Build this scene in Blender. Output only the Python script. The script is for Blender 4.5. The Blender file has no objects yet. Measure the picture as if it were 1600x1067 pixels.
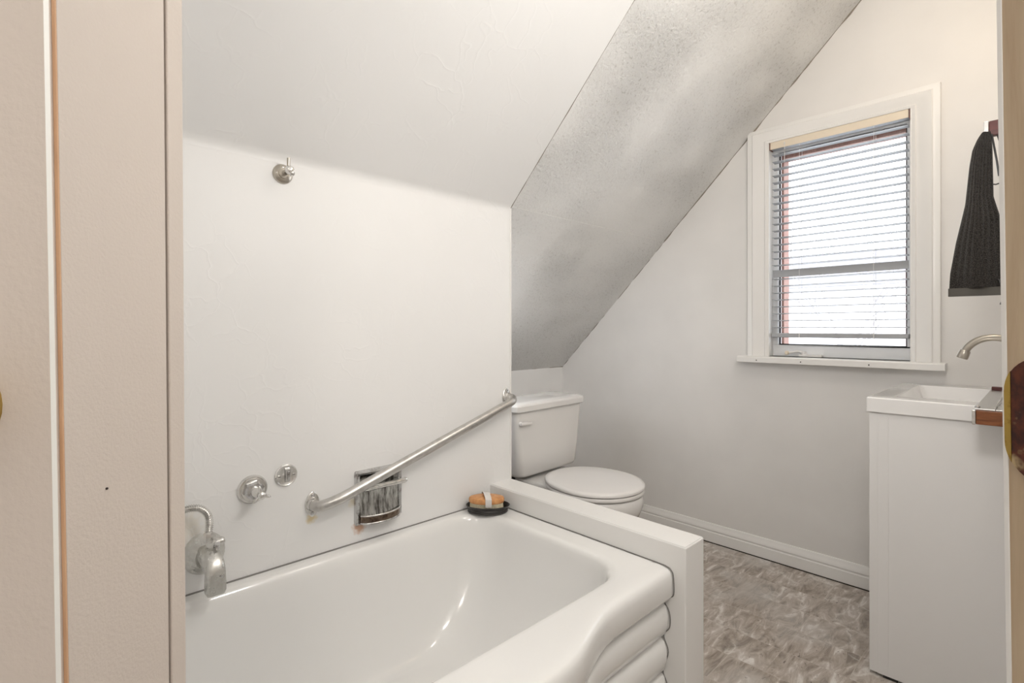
import bpy, bmesh, math, random
from mathutils import Vector, Matrix, noise
PI = math.pi
random.seed(7)
SC = bpy.context.scene
COL = SC.collection

# ------------------------------------------------------------------ camera, sky, exposure
TH = math.radians(46.10)
CS, SN = math.cos(TH), math.sin(TH)
CAMZ = 1.085
cam = bpy.data.cameras.new('camera')
cam.sensor_width = 36.0
cam.lens = 804.14 / 1600 * 36.0
cam.shift_y = -(533.5 - 513.3) / 1600
cam.clip_start = 0.01
cam_o = bpy.data.objects.new('camera', cam)
COL.objects.link(cam_o)
cam_o.location = (0, 0, CAMZ)
cam_o.rotation_euler = (PI / 2, 0, math.atan2(SN, CS) - PI / 2)
SC.camera = cam_o

SC.view_settings.view_transform = 'Standard'
SC.view_settings.look = 'None'
SC.view_settings.gamma = 1.0
SC.view_settings.use_curve_mapping = False
SC.view_settings.exposure = 0.13

W = bpy.data.worlds.new('sky')
SC.world = W
W.use_nodes = True
wn = W.node_tree
wn.nodes.clear()
wo = wn.nodes.new('ShaderNodeOutputWorld')
wb = wn.nodes.new('ShaderNodeBackground')
wb.inputs['Color'].default_value = (0.93, 0.96, 1.0, 1)
wb.inputs['Strength'].default_value = 5.0
wn.links.new(wb.outputs[0], wo.inputs[0])

LAMP_POWER = 5.5       # bathroom ceiling lamp
FILL_POWER = 11.0        # unseen fill light added beside the door, inside
SCONCE_POWER = 0.6      # small wall lamp over the sink, out of frame
HALL_FILL_POWER = 18.0       # unseen hall light, added to brighten the jambs and door leaf

# ------------------------------------------------------------------ room measures (metres)
XB = 2.55               # window wall
YA = 1.4535             # tub wall
YK, ZK = 2.178, 0.84    # low knee wall in the toilet alcove
SL = 0.99               # roof slope (rise per metre of run)
XE = 1.39               # where the tub wall ends
ZC = 2.50               # flat ceiling
YR = -0.07              # wall behind the sink
XL = -0.10              # wall at the hidden end of the tub
def roof(y): return ZK + SL * (YK - y)
YC = YK - (ZC - ZK) / SL

def D(fw, lat, z):      # door-wall coordinates: along the passage, across it, up
    return Vector((fw * CS + lat * SN, fw * SN - lat * CS, z))

# ------------------------------------------------------------------ materials
def new_mat(name):
    m = bpy.data.materials.new(name)
    m.use_nodes = True
    nt = m.node_tree
    return m, nt, nt.nodes['Principled BSDF']
def lk(nt, a, b): nt.links.new(a, b)
def node(nt, t, **k):
    n = nt.nodes.new(t)
    for a, v in k.items():
        if a in n.inputs: n.inputs[a].default_value = v
        else: setattr(n, a, v)
    return n
def plain(name, col, rough=0.5, metal=0.0, spec=0.5, coat=0.0):
    m, nt, b = new_mat(name)
    b.inputs['Base Color'].default_value = (*col, 1)
    b.inputs['Roughness'].default_value = rough
    b.inputs['Metallic'].default_value = metal
    b.inputs['Specular IOR Level'].default_value = spec
    b.inputs['Coat Weight'].default_value = coat
    return m
def coords(nt, scale=(1, 1, 1), rot=(0, 0, 0)):
    t = node(nt, 'ShaderNodeTexCoord')
    mp = node(nt, 'ShaderNodeMapping')
    mp.inputs['Scale'].default_value = scale
    mp.inputs['Rotation'].default_value = rot
    lk(nt, t.outputs['Object'], mp.inputs['Vector'])
    return mp.outputs['Vector']
def mixc(nt, fac, a, b):
    n = node(nt, 'ShaderNodeMix', data_type='RGBA')
    for s, v in ((0, fac), (6, a), (7, b)):
        if hasattr(v, 'links'): lk(nt, v, n.inputs[s])
        elif s == 0: n.inputs[0].default_value = v
        else: n.inputs[s].default_value = (*v, 1)
    return n.outputs[2]
def ramp(nt, src, *stops):
    r = node(nt, 'ShaderNodeValToRGB')
    e = r.color_ramp.elements
    while len(e) < len(stops): e.new(0.5)
    for i, (p, c) in enumerate(stops):
        e[i].position = p
        e[i].color = (c, c, c, 1) if isinstance(c, (int, float)) else (*c, 1)
    lk(nt, src, r.inputs[0])
    return r.outputs[0]
def noise_t(nt, vec, scale, detail=4, rough=0.5, dist=0.0):
    n = node(nt, 'ShaderNodeTexNoise', Scale=scale, Detail=detail, Roughness=rough, Distortion=dist)
    lk(nt, vec, n.inputs['Vector'])
    return n.outputs['Fac']
def bump(nt, b, h, strength, dist):
    n = node(nt, 'ShaderNodeBump', Strength=strength, Distance=dist)
    lk(nt, h, n.inputs['Height'])
    lk(nt, n.outputs[0], b.inputs['Normal'])
def math_n(nt, op, a, b=None):
    n = node(nt, 'ShaderNodeMath', operation=op)
    for i, v in enumerate((a, b)):
        if v is None: continue
        if hasattr(v, 'links'): lk(nt, v, n.inputs[i])
        else: n.inputs[i].default_value = v
    return n.outputs[0]

def paint(name, col, rough=0.55, scale=220, strength=0.15, dist=0.001, mottle=0.04):
    m, nt, b = new_mat(name)
    v = coords(nt)
    n1 = noise_t(nt, v, 3.0, 3)
    lk(nt, mixc(nt, ramp(nt, n1, (0.3, 0.0), (0.7, 1.0)), tuple(c * (1 - mottle) for c in col), tuple(min(1, c * (1 + mottle)) for c in col)), b.inputs['Base Color'])
    b.inputs['Roughness'].default_value = rough
    bump(nt, b, noise_t(nt, v, scale, 3), strength, dist)
    return m

def wrinkled(name, col, rust=(), amt_b=0.30, sc_b=9.0):
    # painted over crinkled wallpaper: thin raised creases, optional rust stains at given points
    m, nt, b = new_mat(name)
    v = coords(nt)
    wv = node(nt, 'ShaderNodeTexNoise', Scale=6.0, Detail=3.0)
    lk(nt, v, wv.inputs['Vector'])
    add = node(nt, 'ShaderNodeMix', data_type='VECTOR')
    add.inputs[0].default_value = 0.16
    lk(nt, v, add.inputs[4]); lk(nt, wv.outputs['Color'], add.inputs[5])
    vo = node(nt, 'ShaderNodeTexVoronoi', feature='DISTANCE_TO_EDGE', Scale=sc_b)
    lk(nt, add.outputs[1], vo.inputs['Vector'])
    crease = ramp(nt, vo.outputs['Distance'], (0.0, 1.0), (0.035, 0.25), (0.09, 0.0))
    brk = ramp(nt, noise_t(nt, v, 5.0, 2), (0.45, 0.0), (0.6, 1.0))
    c2 = math_n(nt, 'MULTIPLY', crease, brk)
    fine = noise_t(nt, v, 60, 4)
    h = math_n(nt, 'ADD', c2, math_n(nt, 'MULTIPLY', fine, 0.25))
    bump(nt, b, h, amt_b, 0.004)
    base = mixc(nt, ramp(nt, noise_t(nt, v, 2.2, 3), (0.35, 0.0), (0.7, 1.0)), tuple(c * 0.975 for c in col), col)
    for (x, y, z, r, amt, rc) in rust:
        dv = node(nt, 'ShaderNodeVectorMath', operation='DISTANCE')
        lk(nt, v, dv.inputs[0]); dv.inputs[1].default_value = (x, y, z)
        wob = math_n(nt, 'MULTIPLY', math_n(nt, 'SUBTRACT', noise_t(nt, v, 90, 4), 0.5), r * 1.2)
        f = node(nt, 'ShaderNodeMapRange')
        f.inputs[1].default_value = r * 0.35; f.inputs[2].default_value = r
        f.inputs[3].default_value = amt; f.inputs[4].default_value = 0.0
        lk(nt, math_n(nt, 'ADD', dv.outputs['Value'], wob), f.inputs[0])
        base = mixc(nt, f.outputs[0], base, rc)
    lk(nt, base, b.inputs['Base Color'])
    b.inputs['Roughness'].default_value = 0.42
    return m

RUST = (0.50, 0.20, 0.05)
YEL = (0.72, 0.55, 0.22)
M = {}
M['paper'] = wrinkled('wrinkled white wallpaper', (0.84, 0.835, 0.825), rust=[
    (0.606, YA, 0.545, 0.018, 0.7, YEL), (0.752, YA, 0.482, 0.026, 0.7, RUST), (0.733, YA, 0.56, 0.018, 0.35, YEL),
    (0.285, YA, 0.60, 0.06, 0.18, YEL)], amt_b=0.12, sc_b=15.0)
M['paper_slope'] = wrinkled('wrinkled white slope paper', (0.84, 0.835, 0.825), amt_b=0.15, sc_b=12.0)
M['greige'] = paint('greige wall paint', (0.80, 0.78, 0.755), 0.5, 300, 0.12, 0.001)
M['white_wall'] = paint('white wall paint', (0.84, 0.835, 0.825), 0.5, 250, 0.12, 0.001)
M['trim'] = paint('white gloss trim', (0.84, 0.825, 0.80), 0.3, 120, 0.06, 0.001, 0.015)
M['jamb'] = paint('pinkish beige door frame paint', (0.585, 0.52, 0.465), 0.55, 420, 0.5, 0.0007, 0.03)
M['leaf'] = paint('pinkish door leaf paint', (0.66, 0.59, 0.535), 0.5, 200, 0.5, 0.0009, 0.03)
M['edge_white'] = plain('white primer edge', (0.80, 0.80, 0.77), 0.5)
M['porcelain'] = plain('white vitreous china', (0.80, 0.785, 0.765), 0.12, 0, 0.5, 0.3)
M['enamel'] = plain('white tub enamel', (0.82, 0.815, 0.80), 0.12, 0, 0.5, 0.5)
M['plastic'] = plain('white plastic', (0.82, 0.80, 0.78), 0.25)
M['laminate'] = plain('white cabinet laminate', (0.82, 0.81, 0.80), 0.28)
M['ceramic'] = plain('white ceramic sink top', (0.86, 0.85, 0.84), 0.08, 0, 0.5, 0.5)
M['black'] = plain('black rubber', (0.012, 0.012, 0.013), 0.6)
M['dark'] = plain('dark gap filler', (0.03, 0.02, 0.017), 0.9)
M['caulk'] = plain('grey caulk', (0.22, 0.21, 0.20), 0.8)
M['joint'] = plain('dirty joint and seam shade', (0.27, 0.24, 0.20), 0.9)  # dirt along the walls; also colours the painted shadow edge at the seam
M['vinyl'] = plain('white vinyl window frame', (0.88, 0.89, 0.90), 0.35)
M['slat'] = plain('pale grey blind slat', (0.40, 0.41, 0.43), 0.4)
M['valance'] = plain('cream blind valance', (0.80, 0.70, 0.56), 0.4)
M['cord'] = plain('white cord', (0.8, 0.8, 0.78), 0.7)
M['nickel'] = plain('brushed nickel', (0.52, 0.48, 0.42), 0.28, 1.0)
M['brass'] = plain('brass', (0.55, 0.40, 0.14), 0.3, 1.0)
M['polymer'] = plain('black moulded plastic', (0.018, 0.016, 0.015), 0.3)
M['band'] = plain('clear plastic band', (0.72, 0.69, 0.66), 0.25)
M['snow'] = plain('snowy ground', (0.8, 0.82, 0.85), 0.9)
M['siding'] = plain('pale house siding', (0.55, 0.55, 0.56), 0.9)
M['roofing'] = plain('grey roof shingles', (0.20, 0.20, 0.22), 0.9)
M['bark'] = plain('grey bark', (0.27, 0.26, 0.27), 0.9)
M['cabinet_foot'] = plain('black cabinet foot', (0.02, 0.018, 0.016), 0.7)

def chrome_mat(name, base, r0, r1, dirt, dirtcol=(0.10, 0.09, 0.07), scale=40):
    m, nt, b = new_mat(name)
    tup = hasattr(scale, '__len__')
    v = coords(nt, scale if tup else (1, 1, 1))
    n = noise_t(nt, v, 1.0 if tup else scale, 5, 0.65)
    f = ramp(nt, n, (0.42, 0.0), (0.62, dirt)) if tup else ramp(nt, n, (0.48, 0.0), (0.75, dirt))
    lk(nt, mixc(nt, f, base, dirtcol), b.inputs['Base Color'])
    b.inputs['Metallic'].default_value = 1.0
    rr = node(nt, 'ShaderNodeMapRange')
    rr.inputs[3].default_value = r0; rr.inputs[4].default_value = r1
    lk(nt, n, rr.inputs[0]); lk(nt, rr.outputs[0], b.inputs['Roughness'])
    return m
M['chrome'] = chrome_mat('worn chrome', (0.74, 0.73, 0.71), 0.08, 0.35, 0.45)
M['chrome_bar'] = chrome_mat('dull chrome tube', (0.58, 0.565, 0.545), 0.26, 0.42, 0.3)
M['chrome_old'] = chrome_mat('tarnished chrome', (0.62, 0.62, 0.62), 0.05, 0.40, 0.95, (0.10, 0.06, 0.035), 55)
M['chrome_streak'] = chrome_mat('streaked tarnished chrome', (0.60, 0.60, 0.58), 0.08, 0.35, 0.85, (0.045, 0.038, 0.032), (70, 1, 16))
M['chrome_dark'] = chrome_mat('browned chrome', (0.20, 0.15, 0.115), 0.06, 0.25, 1.0, (0.03, 0.012, 0.006), 60)
M['limed'] = chrome_mat('lime-scaled chrome', (0.64, 0.635, 0.61), 0.14, 0.45, 0.4, (0.42, 0.40, 0.36), 60)
M['strike_edge'] = chrome_mat('golden worn brass', (0.40, 0.27, 0.07), 0.3, 0.6, 0.95, (0.10, 0.035, 0.012), 75)
M['satin'] = plain('satin chrome strip', (0.66, 0.66, 0.65), 0.3, 1.0)

def stipple_mat():
    m, nt, b = new_mat('stippled ceiling plaster')
    v = coords(nt)
    n = noise_t(nt, v, 80, 6, 0.7)
    dens = noise_t(nt, v, 2.6, 2)
    amt = ramp(nt, dens, (0.35, 0.15), (0.65, 1.0))
    h = math_n(nt, 'MULTIPLY', n, amt)
    bump(nt, b, h, 1.0, 0.014)
    smud = ramp(nt, noise_t(nt, coords(nt, (1.0, 3.0, 3.0), (0, 0, 0.5)), 2.4, 5, 0.6), (0.5, 0.0), (0.78, 0.32))
    spots = ramp(nt, noise_t(nt, v, 100, 5, 0.65), (0.55, 0.0), (0.68, 0.55))
    base = mixc(nt, smud, (0.83, 0.825, 0.81), (0.68, 0.67, 0.645))
    base = mixc(nt, math_n(nt, 'MULTIPLY', spots, amt), base, (0.36, 0.33, 0.29))
    lk(nt, base, b.inputs['Base Color'])
    b.inputs['Roughness'].default_value = 0.85
    return m
M['stipple'] = stipple_mat()

def floor_mat():
    m, nt, b = new_mat('slate look vinyl floor')
    t = node(nt, 'ShaderNodeTexCoord')
    mp = node(nt, 'ShaderNodeMapping')
    mp.inputs['Rotation'].default_value = (0, 0, PI / 2)
    lk(nt, t.outputs['Object'], mp.inputs['Vector'])
    br = node(nt, 'ShaderNodeTexBrick', Scale=1.0)
    br.offset = 0.37; br.offset_frequency = 2
    br.inputs['Brick Width'].default_value = 0.31
    br.inputs['Row Height'].default_value = 0.155
    br.inputs['Mortar Size'].default_value = 0.0012
    br.inputs['Color1'].default_value = (0, 0, 0, 1)
    br.inputs['Color2'].default_value = (1, 1, 1, 1)
    br.inputs['Mortar'].default_value = (0.5, 0.5, 0.5, 1)
    lk(nt, mp.outputs[0], br.inputs['Vector'])
    # shift the streak pattern tile by tile
    off = node(nt, 'ShaderNodeVectorMath', operation='SCALE')
    lk(nt, br.outputs['Color'], off.inputs[0]); off.inputs['Scale'].default_value = 7.0
    pos = node(nt, 'ShaderNodeVectorMath', operation='ADD')
    lk(nt, t.outputs['Object'], pos.inputs[0]); lk(nt, off.outputs[0], pos.inputs[1])
    st = node(nt, 'ShaderNodeMapping')
    st.inputs['Rotation'].default_value = (0, 0, 0.35)
    st.inputs['Scale'].default_value = (3.0, 10.0, 1)
    lk(nt, pos.outputs[0], st.inputs['Vector'])
    s1 = noise_t(nt, st.outputs[0], 2.2, 8, 0.66, 1.2)
    s2 = noise_t(nt, pos.outputs[0], 4.5, 6, 0.6, 0.8)
    col = ramp(nt, s1, (0.36, (0.17, 0.135, 0.105)), (0.47, (0.38, 0.32, 0.265)), (0.56, (0.52, 0.46, 0.41)), (0.65, (0.84, 0.81, 0.77)))
    tone = ramp(nt, s2, (0.36, (0.36, 0.30, 0.245)), (0.66, (0.58, 0.54, 0.50)))
    col = mixc(nt, 0.28, col, tone)
    veins = node(nt, 'ShaderNodeTexVoronoi', feature='DISTANCE_TO_EDGE', Scale=3.4)
    dis = node(nt, 'ShaderNodeMix', data_type='VECTOR'); dis.inputs[0].default_value = 0.22
    cn = node(nt, 'ShaderNodeTexNoise', Scale=9.0, Detail=5.0)
    lk(nt, pos.outputs[0], cn.inputs['Vector'])
    lk(nt, pos.outputs[0], dis.inputs[4]); lk(nt, cn.outputs['Color'], dis.inputs[5])
    lk(nt, dis.outputs[1], veins.inputs['Vector'])
    vf = math_n(nt, 'MULTIPLY', ramp(nt, veins.outputs['Distance'], (0.0, 0.85), (0.018, 0.3), (0.05, 0.0)), ramp(nt, s2, (0.42, 0.1), (0.58, 1.0)))
    col = mixc(nt, vf, col, (0.70, 0.67, 0.62))
    crk = ramp(nt, noise_t(nt, st.outputs[0], 5.0, 6, 0.7, 2.5), (0.61, 0.0), (0.66, 0.8))
    col = mixc(nt, crk, col, (0.085, 0.06, 0.045))
    rus = ramp(nt, noise_t(nt, pos.outputs[0], 11, 4, 0.6), (0.66, 0.0), (0.78, 0.55))
    col = mixc(nt, rus, col, (0.36, 0.20, 0.115))
    pale = ramp(nt, noise_t(nt, t.outputs['Object'], 2.6, 3, 0.55), (0.52, 0.0), (0.64, 0.5))
    col = mixc(nt, pale, col, (0.60, 0.58, 0.55))
    gro = math_n(nt, 'MULTIPLY', br.outputs['Fac'], ramp(nt, noise_t(nt, t.outputs['Object'], 7.0, 3), (0.42, 0.0), (0.58, 0.7)))
    col = mixc(nt, gro, col, (0.60, 0.56, 0.50))
    lk(nt, col, b.inputs['Base Color'])
    b.inputs['Roughness'].default_value = 0.36
    bump(nt, b, s1, 0.25, 0.003)
    return m
M['floor'] = floor_mat()

def wood_mat(name, a, c, scale=(4, 30, 30), rough=0.45):
    m, nt, b = new_mat(name)
    v = coords(nt, scale)
    n = noise_t(nt, v, 3.0, 5, 0.6, 0.6)
    lk(nt, ramp(nt, n, (0.3, a), (0.7, c)), b.inputs['Base Color'])
    b.inputs['Roughness'].default_value = rough
    return m
M['wood_red'] = wood_mat('reddish brown wood', (0.13, 0.038, 0.012), (0.27, 0.095, 0.03), (30, 5, 30))
M['wood_dark'] = wood_mat('dark cherry wood', (0.045, 0.006, 0.005), (0.11, 0.016, 0.011), (30, 5, 30), 0.4)
M['wood_brush'] = wood_mat('orange beech wood', (0.52, 0.21, 0.065), (0.72, 0.38, 0.16), (20, 20, 8))
M['wood_raw'] = wood_mat('raw orange wood', (0.52, 0.30, 0.17), (0.66, 0.42, 0.26), (30, 30, 3), 0.7)
M['jamb_tan'] = wood_mat('tan worn door frame paint', (0.40, 0.285, 0.175), (0.56, 0.44, 0.30), (14, 14, 1.6), 0.4)
M['brick_trim'] = wood_mat('red-brown exterior trim', (0.19, 0.085, 0.065), (0.27, 0.15, 0.12), (30, 30, 4), 0.7)
M['bristle'] = wood_mat('pale bristle', (0.50, 0.44, 0.28), (0.86, 0.80, 0.64), (160, 160, 5), 0.8)

def strike_mat():
    m, nt, b = new_mat('worn bronze strike plate')
    t = node(nt, 'ShaderNodeTexCoord')
    v = coords(nt)
    n = noise_t(nt, v, 70, 5, 0.6)
    f = ramp(nt, n, (0.40, 0.0), (0.66, 1.0))
    col = mixc(nt, f, (0.035, 0.008, 0.006), (0.12, 0.03, 0.012))
    g = ramp(nt, noise_t(nt, v, 45, 3), (0.60, 0.0), (0.68, 1.0))
    col = mixc(nt, g, col, (0.48, 0.36, 0.20))
    lk(nt, col, b.inputs['Base Color'])
    b.inputs['Metallic'].default_value = 0.5
    b.inputs['Roughness'].default_value = 0.5
    return m
M['strike'] = strike_mat()

def towel_mat():
    m, nt, b = new_mat('dark grey ribbed terry')
    v = coords(nt)
    n = noise_t(nt, v, 420, 3, 0.7)
    lk(nt, ramp(nt, n, (0.38, (0.005, 0.0045, 0.004)), (0.70, (0.075, 0.066, 0.058))), b.inputs['Base Color'])
    b.inputs['Roughness'].default_value = 0.95
    b.inputs['Specular IOR Level'].default_value = 0.1
    b.inputs['Sheen Weight'].default_value = 0.15
    bump(nt, b, n, 0.8, 0.003)
    return m
M['towel'] = towel_mat()
M['towel_band'] = plain('grey woven towel band', (0.085, 0.078, 0.068), 0.9)
M['pony'] = paint('white ledge paint', (0.82, 0.81, 0.79), 0.4, 150, 0.15, 0.001, 0.01)
def ledge_mat():
    m, nt, b = new_mat('scuffed white ledge paint')
    v = coords(nt)
    s = ramp(nt, noise_t(nt, v, 38, 5, 0.6), (0.62, 0.0), (0.70, 0.5))
    s = math_n(nt, 'MULTIPLY', s, ramp(nt, noise_t(nt, v, 4.0, 2), (0.45, 0.1), (0.6, 1.0)))
    lk(nt, mixc(nt, s, (0.82, 0.81, 0.79), (0.50, 0.48, 0.45)), b.inputs['Base Color'])
    b.inputs['Roughness'].default_value = 0.4
    return m
M['ledge'] = ledge_mat()

def glass_mat():
    m = bpy.data.materials.new('clear window glass')
    m.use_nodes = True
    nt = m.node_tree
    nt.nodes.clear()
    o = node(nt, 'ShaderNodeOutputMaterial')
    mx = node(nt, 'ShaderNodeMixShader')
    fr = node(nt, 'ShaderNodeFresnel', IOR=1.45)
    tr = node(nt, 'ShaderNodeBsdfTransparent')
    gl = node(nt, 'ShaderNodeBsdfGlossy', Roughness=0.0)
    lk(nt, fr.outputs[0], mx.inputs[0]); lk(nt, tr.outputs[0], mx.inputs[1]); lk(nt, gl.outputs[0], mx.inputs[2])
    lk(nt, mx.outputs[0], o.inputs[0])
    return m
M['glass'] = glass_mat()
def emit_mat(name, col, s):
    m, nt, b = new_mat(name)
    b.inputs['Base Color'].default_value = (0.9, 0.88, 0.84, 1)
    b.inputs['Emission Color'].default_value = (*col, 1)
    b.inputs['Emission Strength'].default_value = s
    return m
M['lamp_glass'] = emit_mat('lit opal lamp glass', (1.0, 0.86, 0.68), 4.0)

# ------------------------------------------------------------------ mesh helpers
class MB:
    def __init__(s): s.bm = bmesh.new()
    def face(s, vs):
        try: return s.bm.faces.new(vs)
        except ValueError: return None
    def loft(s, rings, closed=True, cap0=True, cap1=True):
        vr = [[s.bm.verts.new(p) for p in r] for r in rings]
        n = len(vr[0])
        for a, b in zip(vr, vr[1:]):
            for i in range(n if closed else n - 1):
                j = (i + 1) % n
                s.face((a[i], a[j], b[j], b[i]))
        if closed and cap0: s.face(vr[0][::-1])
        if closed and cap1: s.face(vr[-1])
        return s
    def hexa(s, p):                 # p: 8 points, bottom loop then top loop
        return s.loft([p[:4], p[4:]])
    def box(s, x0, x1, y0, y1, z0, z1):
        return s.hexa([(x0, y0, z0), (x1, y0, z0), (x1, y1, z0), (x0, y1, z0), (x0, y0, z1), (x1, y0, z1), (x1, y1, z1), (x0, y1, z1)])
    def dbox(s, f0, f1, l0, l1, z0, z1, lean=None):
        L = lean or (lambda f, z: 0.0)
        P = lambda f, l, z: D(f, l + L(f, z), z)
        return s.hexa([P(f0, l0, z0), P(f1, l0, z0), P(f1, l1, z0), P(f0, l1, z0), P(f0, l0, z1), P(f1, l0, z1), P(f1, l1, z1), P(f0, l1, z1)])
    def tube(s, pts, r, n=14, caps=True):
        pts = [Vector(p) for p in pts]
        rs = r if hasattr(r, '__len__') else [r] * len(pts)
        rings = []
        ref = None
        for i, p in enumerate(pts):
            d = (pts[min(i + 1, len(pts) - 1)] - pts[max(i - 1, 0)]).normalized()
            if ref is None:
                ref = d.orthogonal().normalized()
            ref = (ref - d * ref.dot(d)).normalized()
            b = d.cross(ref)
            rings.append([p + (ref * math.cos(2 * PI * k / n) + b * math.sin(2 * PI * k / n)) * rs[i] for k in range(n)])
        return s.loft(rings, True, caps, caps)
    def lathe(s, org, axis, prof, n=32, ref=None, sx=1.0, sy=1.0):
        org = Vector(org); ax = Vector(axis).normalized()
        u = (Vector(ref) if ref else ax.orthogonal()).normalized()
        u = (u - ax * u.dot(ax)).normalized()
        w = ax.cross(u)
        return s.loft([[org + ax * h + (u * math.cos(2 * PI * k / n) * sx + w * math.sin(2 * PI * k / n) * sy) * max(r, 1e-4) for k in range(n)] for r, h in prof])
    def prism(s, outline, z0, z1):
        return s.loft([[(x, y, z0) for x, y in outline], [(x, y, z1) for x, y in outline]])

def obj(name, mb, mat, parent=None, smooth=40, bev=0.0, local=False, seg=2, kind=None, label=None):
    bm = mb.bm if isinstance(mb, MB) else mb
    bmesh.ops.remove_doubles(bm, verts=bm.verts, dist=1e-6)
    bmesh.ops.recalc_face_normals(bm, faces=bm.faces)
    me = bpy.data.meshes.new(name)
    if parent is not None and not local:
        off = Vector(parent.location); q = parent.parent
        while q is not None:
            off += Vector(q.location); q = q.parent
        bmesh.ops.translate(bm, verts=bm.verts, vec=-off)
    for f in bm.faces: f.smooth = smooth > 0
    bm.to_mesh(me); bm.free()
    if smooth > 0:
        me.set_sharp_from_angle(angle=math.radians(smooth))
    me.materials.append(M[mat] if isinstance(mat, str) else mat)
    o = bpy.data.objects.new(name, me)
    COL.objects.link(o)
    if parent is not None: o.parent = parent
    if bev > 0:
        b = o.modifiers.new('bevel', 'BEVEL')
        b.width = bev; b.segments = seg; b.limit_method = 'ANGLE'; b.angle_limit = math.radians(35)
        b.harden_normals = True
    if kind: o['kind'] = kind
    if label: o['label'] = label
    return o
def struct(name, mb, mat, label, **k):
    o = obj(name, mb, mat, None, **k)
    o['kind'] = 'structure'; o['label'] = label; o['category'] = name.split('_')[0]
    return o
def thing(name, label, cat, loc=(0, 0, 0), rz=0.0, group=None, kind=None):
    o = bpy.data.objects.new(name, None)
    o.empty_display_size = 0.05
    COL.objects.link(o)
    o.location = loc; o.rotation_euler = (0, 0, rz)
    o['label'] = label; o['category'] = cat
    if group: o['group'] = group
    if kind: o['kind'] = kind
    return o
def tag(o, label, cat, group=None):
    o['label'] = label; o['category'] = cat
    if group: o['group'] = group
    return o
def catmull(c, n=12):
    out = []
    c = [Vector(p) for p in c]
    for i in range(len(c) - 1):
        p0, p1, p2, p3 = c[max(i - 1, 0)], c[i], c[i + 1], c[min(i + 2, len(c) - 1)]
        for k in range(n):
            t_ = k / n
            out.append(0.5 * ((2 * p1) + (-p0 + p2) * t_ + (2 * p0 - 5 * p1 + 4 * p2 - p3) * t_ ** 2 + (-p0 + 3 * p1 - 3 * p2 + p3) * t_ ** 3))
    out.append(c[-1])
    return out
def smoothstep(t):
    t = max(0.0, min(1.0, t)); return t * t * (3 - 2 * t)

def rrect(x0, x1, y0, y1, r, n=8, side=1):
    """rounded rectangle, anticlockwise from the low-x low-y corner; side = extra points per straight side"""
    out = []
    rs = r if hasattr(r, '__len__') else (r, r, r, r)
    cs = [(x0, y0, PI, 1, 1), (x1, y0, 1.5 * PI, -1, 1), (x1, y1, 0, -1, -1), (x0, y1, 0.5 * PI, 1, -1)]
    segs = []
    for (cx, cy, a0, sx, sy), rr in zip(cs, rs):
        c = (cx + sx * rr, cy + sy * rr)
        segs.append([(c[0] + rr * math.cos(a0 + PI / 2 * k / n), c[1] + rr * math.sin(a0 + PI / 2 * k / n)) for k in range(n + 1)])
    for i in range(4):
        out += segs[i]
        a = segs[i][-1]; b = segs[(i + 1) % 4][0]
        for k in range(1, side):
            t = k / side
            out.append((a[0] + (b[0] - a[0]) * t, a[1] + (b[1] - a[1]) * t))
    return out
def egg(cx, cy, a, bf, bb, n=56, p=2.0, pb=2.4):
    """toilet-seat outline: half width a, front (toward -y) length bf, back length bb"""
    out = []
    for k in range(n):
        t = 2 * PI * k / n
        c, s_ = math.cos(t), math.sin(t)
        e = p if s_ < 0 else pb
        r = 1.0 / (abs(c) ** e + abs(s_) ** e) ** (1 / e)
        out.append((cx + a * r * c, cy + (bf if s_ < 0 else bb) * r * s_))
    return out

# ------------------------------------------------------------------ THE ROOM
m = MB()
m.box(-2.6, 2.75, -2.6, 2.35, -0.06, 0.0)
struct('floor', m, 'floor', 'brown and grey slate-look vinyl floor', smooth=0)

# window wall (gable) with the window opening
WY0, WY1, WZ0, WZ1 = 0.372, 0.905, 0.955, 1.968
bm = bmesh.new()
def gable_piece(poly):
    a = [bm.verts.new((XB, y, z)) for y, z in poly]
    b = [bm.verts.new((XB + 0.16, y, z)) for y, z in poly]
    bm.faces.new(a); bm.faces.new(b[::-1])
    for i in range(len(a)):
        j = (i + 1) % len(a)
        bm.faces.new((a[i], b[i], b[j], a[j]))
gable_piece([(-0.2, 0.0), (WY0, 0.0), (WY0, ZC + 0.05), (-0.2, ZC + 0.05)])
gable_piece([(WY0, 0.0), (WY1, 0.0), (WY1, WZ0), (WY0, WZ0)])
gable_piece([(WY0, WZ1), (WY1, WZ1), (WY1, roof(WY1) + 0.03), (YC, ZC + 0.03), (WY0, ZC + 0.03)])
gable_piece([(WY1, 0.0), (YK + 0.1, 0.0), (YK + 0.1, roof(YK + 0.1) + 0.03), (WY1, roof(WY1) + 0.03)])
struct('wall_back', bm, 'greige', 'greige painted gable wall holding the window', smooth=0)

m = MB()
m.box(XL - 0.1, XE, YA, YA + 0.09, 0, roof(YA) + 0.0)
m.box(XE - 0.09, XE, YA + 0.09, YK + 0.05, 0, ZK + 0.05)
struct('wall_left', m, 'paper', 'white wrinkled wallpaper wall above the tub', smooth=0, bev=0.003)
m = MB()
m.box(XE - 0.09, XB + 0.02, YK, YK + 0.08, 0, ZK + 0.02)
struct('wall_alcove', m, 'white_wall', 'low white knee wall behind the toilet tank', smooth=0)
m = MB()
m.box(0.56, XB + 0.1, YR - 0.1, YR, 0, ZC)
struct('wall_right', m, 'greige', 'greige wall behind the sink', smooth=0)
m = MB()
m.box(XL - 0.1, XL, 0.70, YA + 0.05, 0, ZC)
struct('wall_end', m, 'white_wall', 'white wall at the hidden end of the tub', smooth=0)

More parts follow.
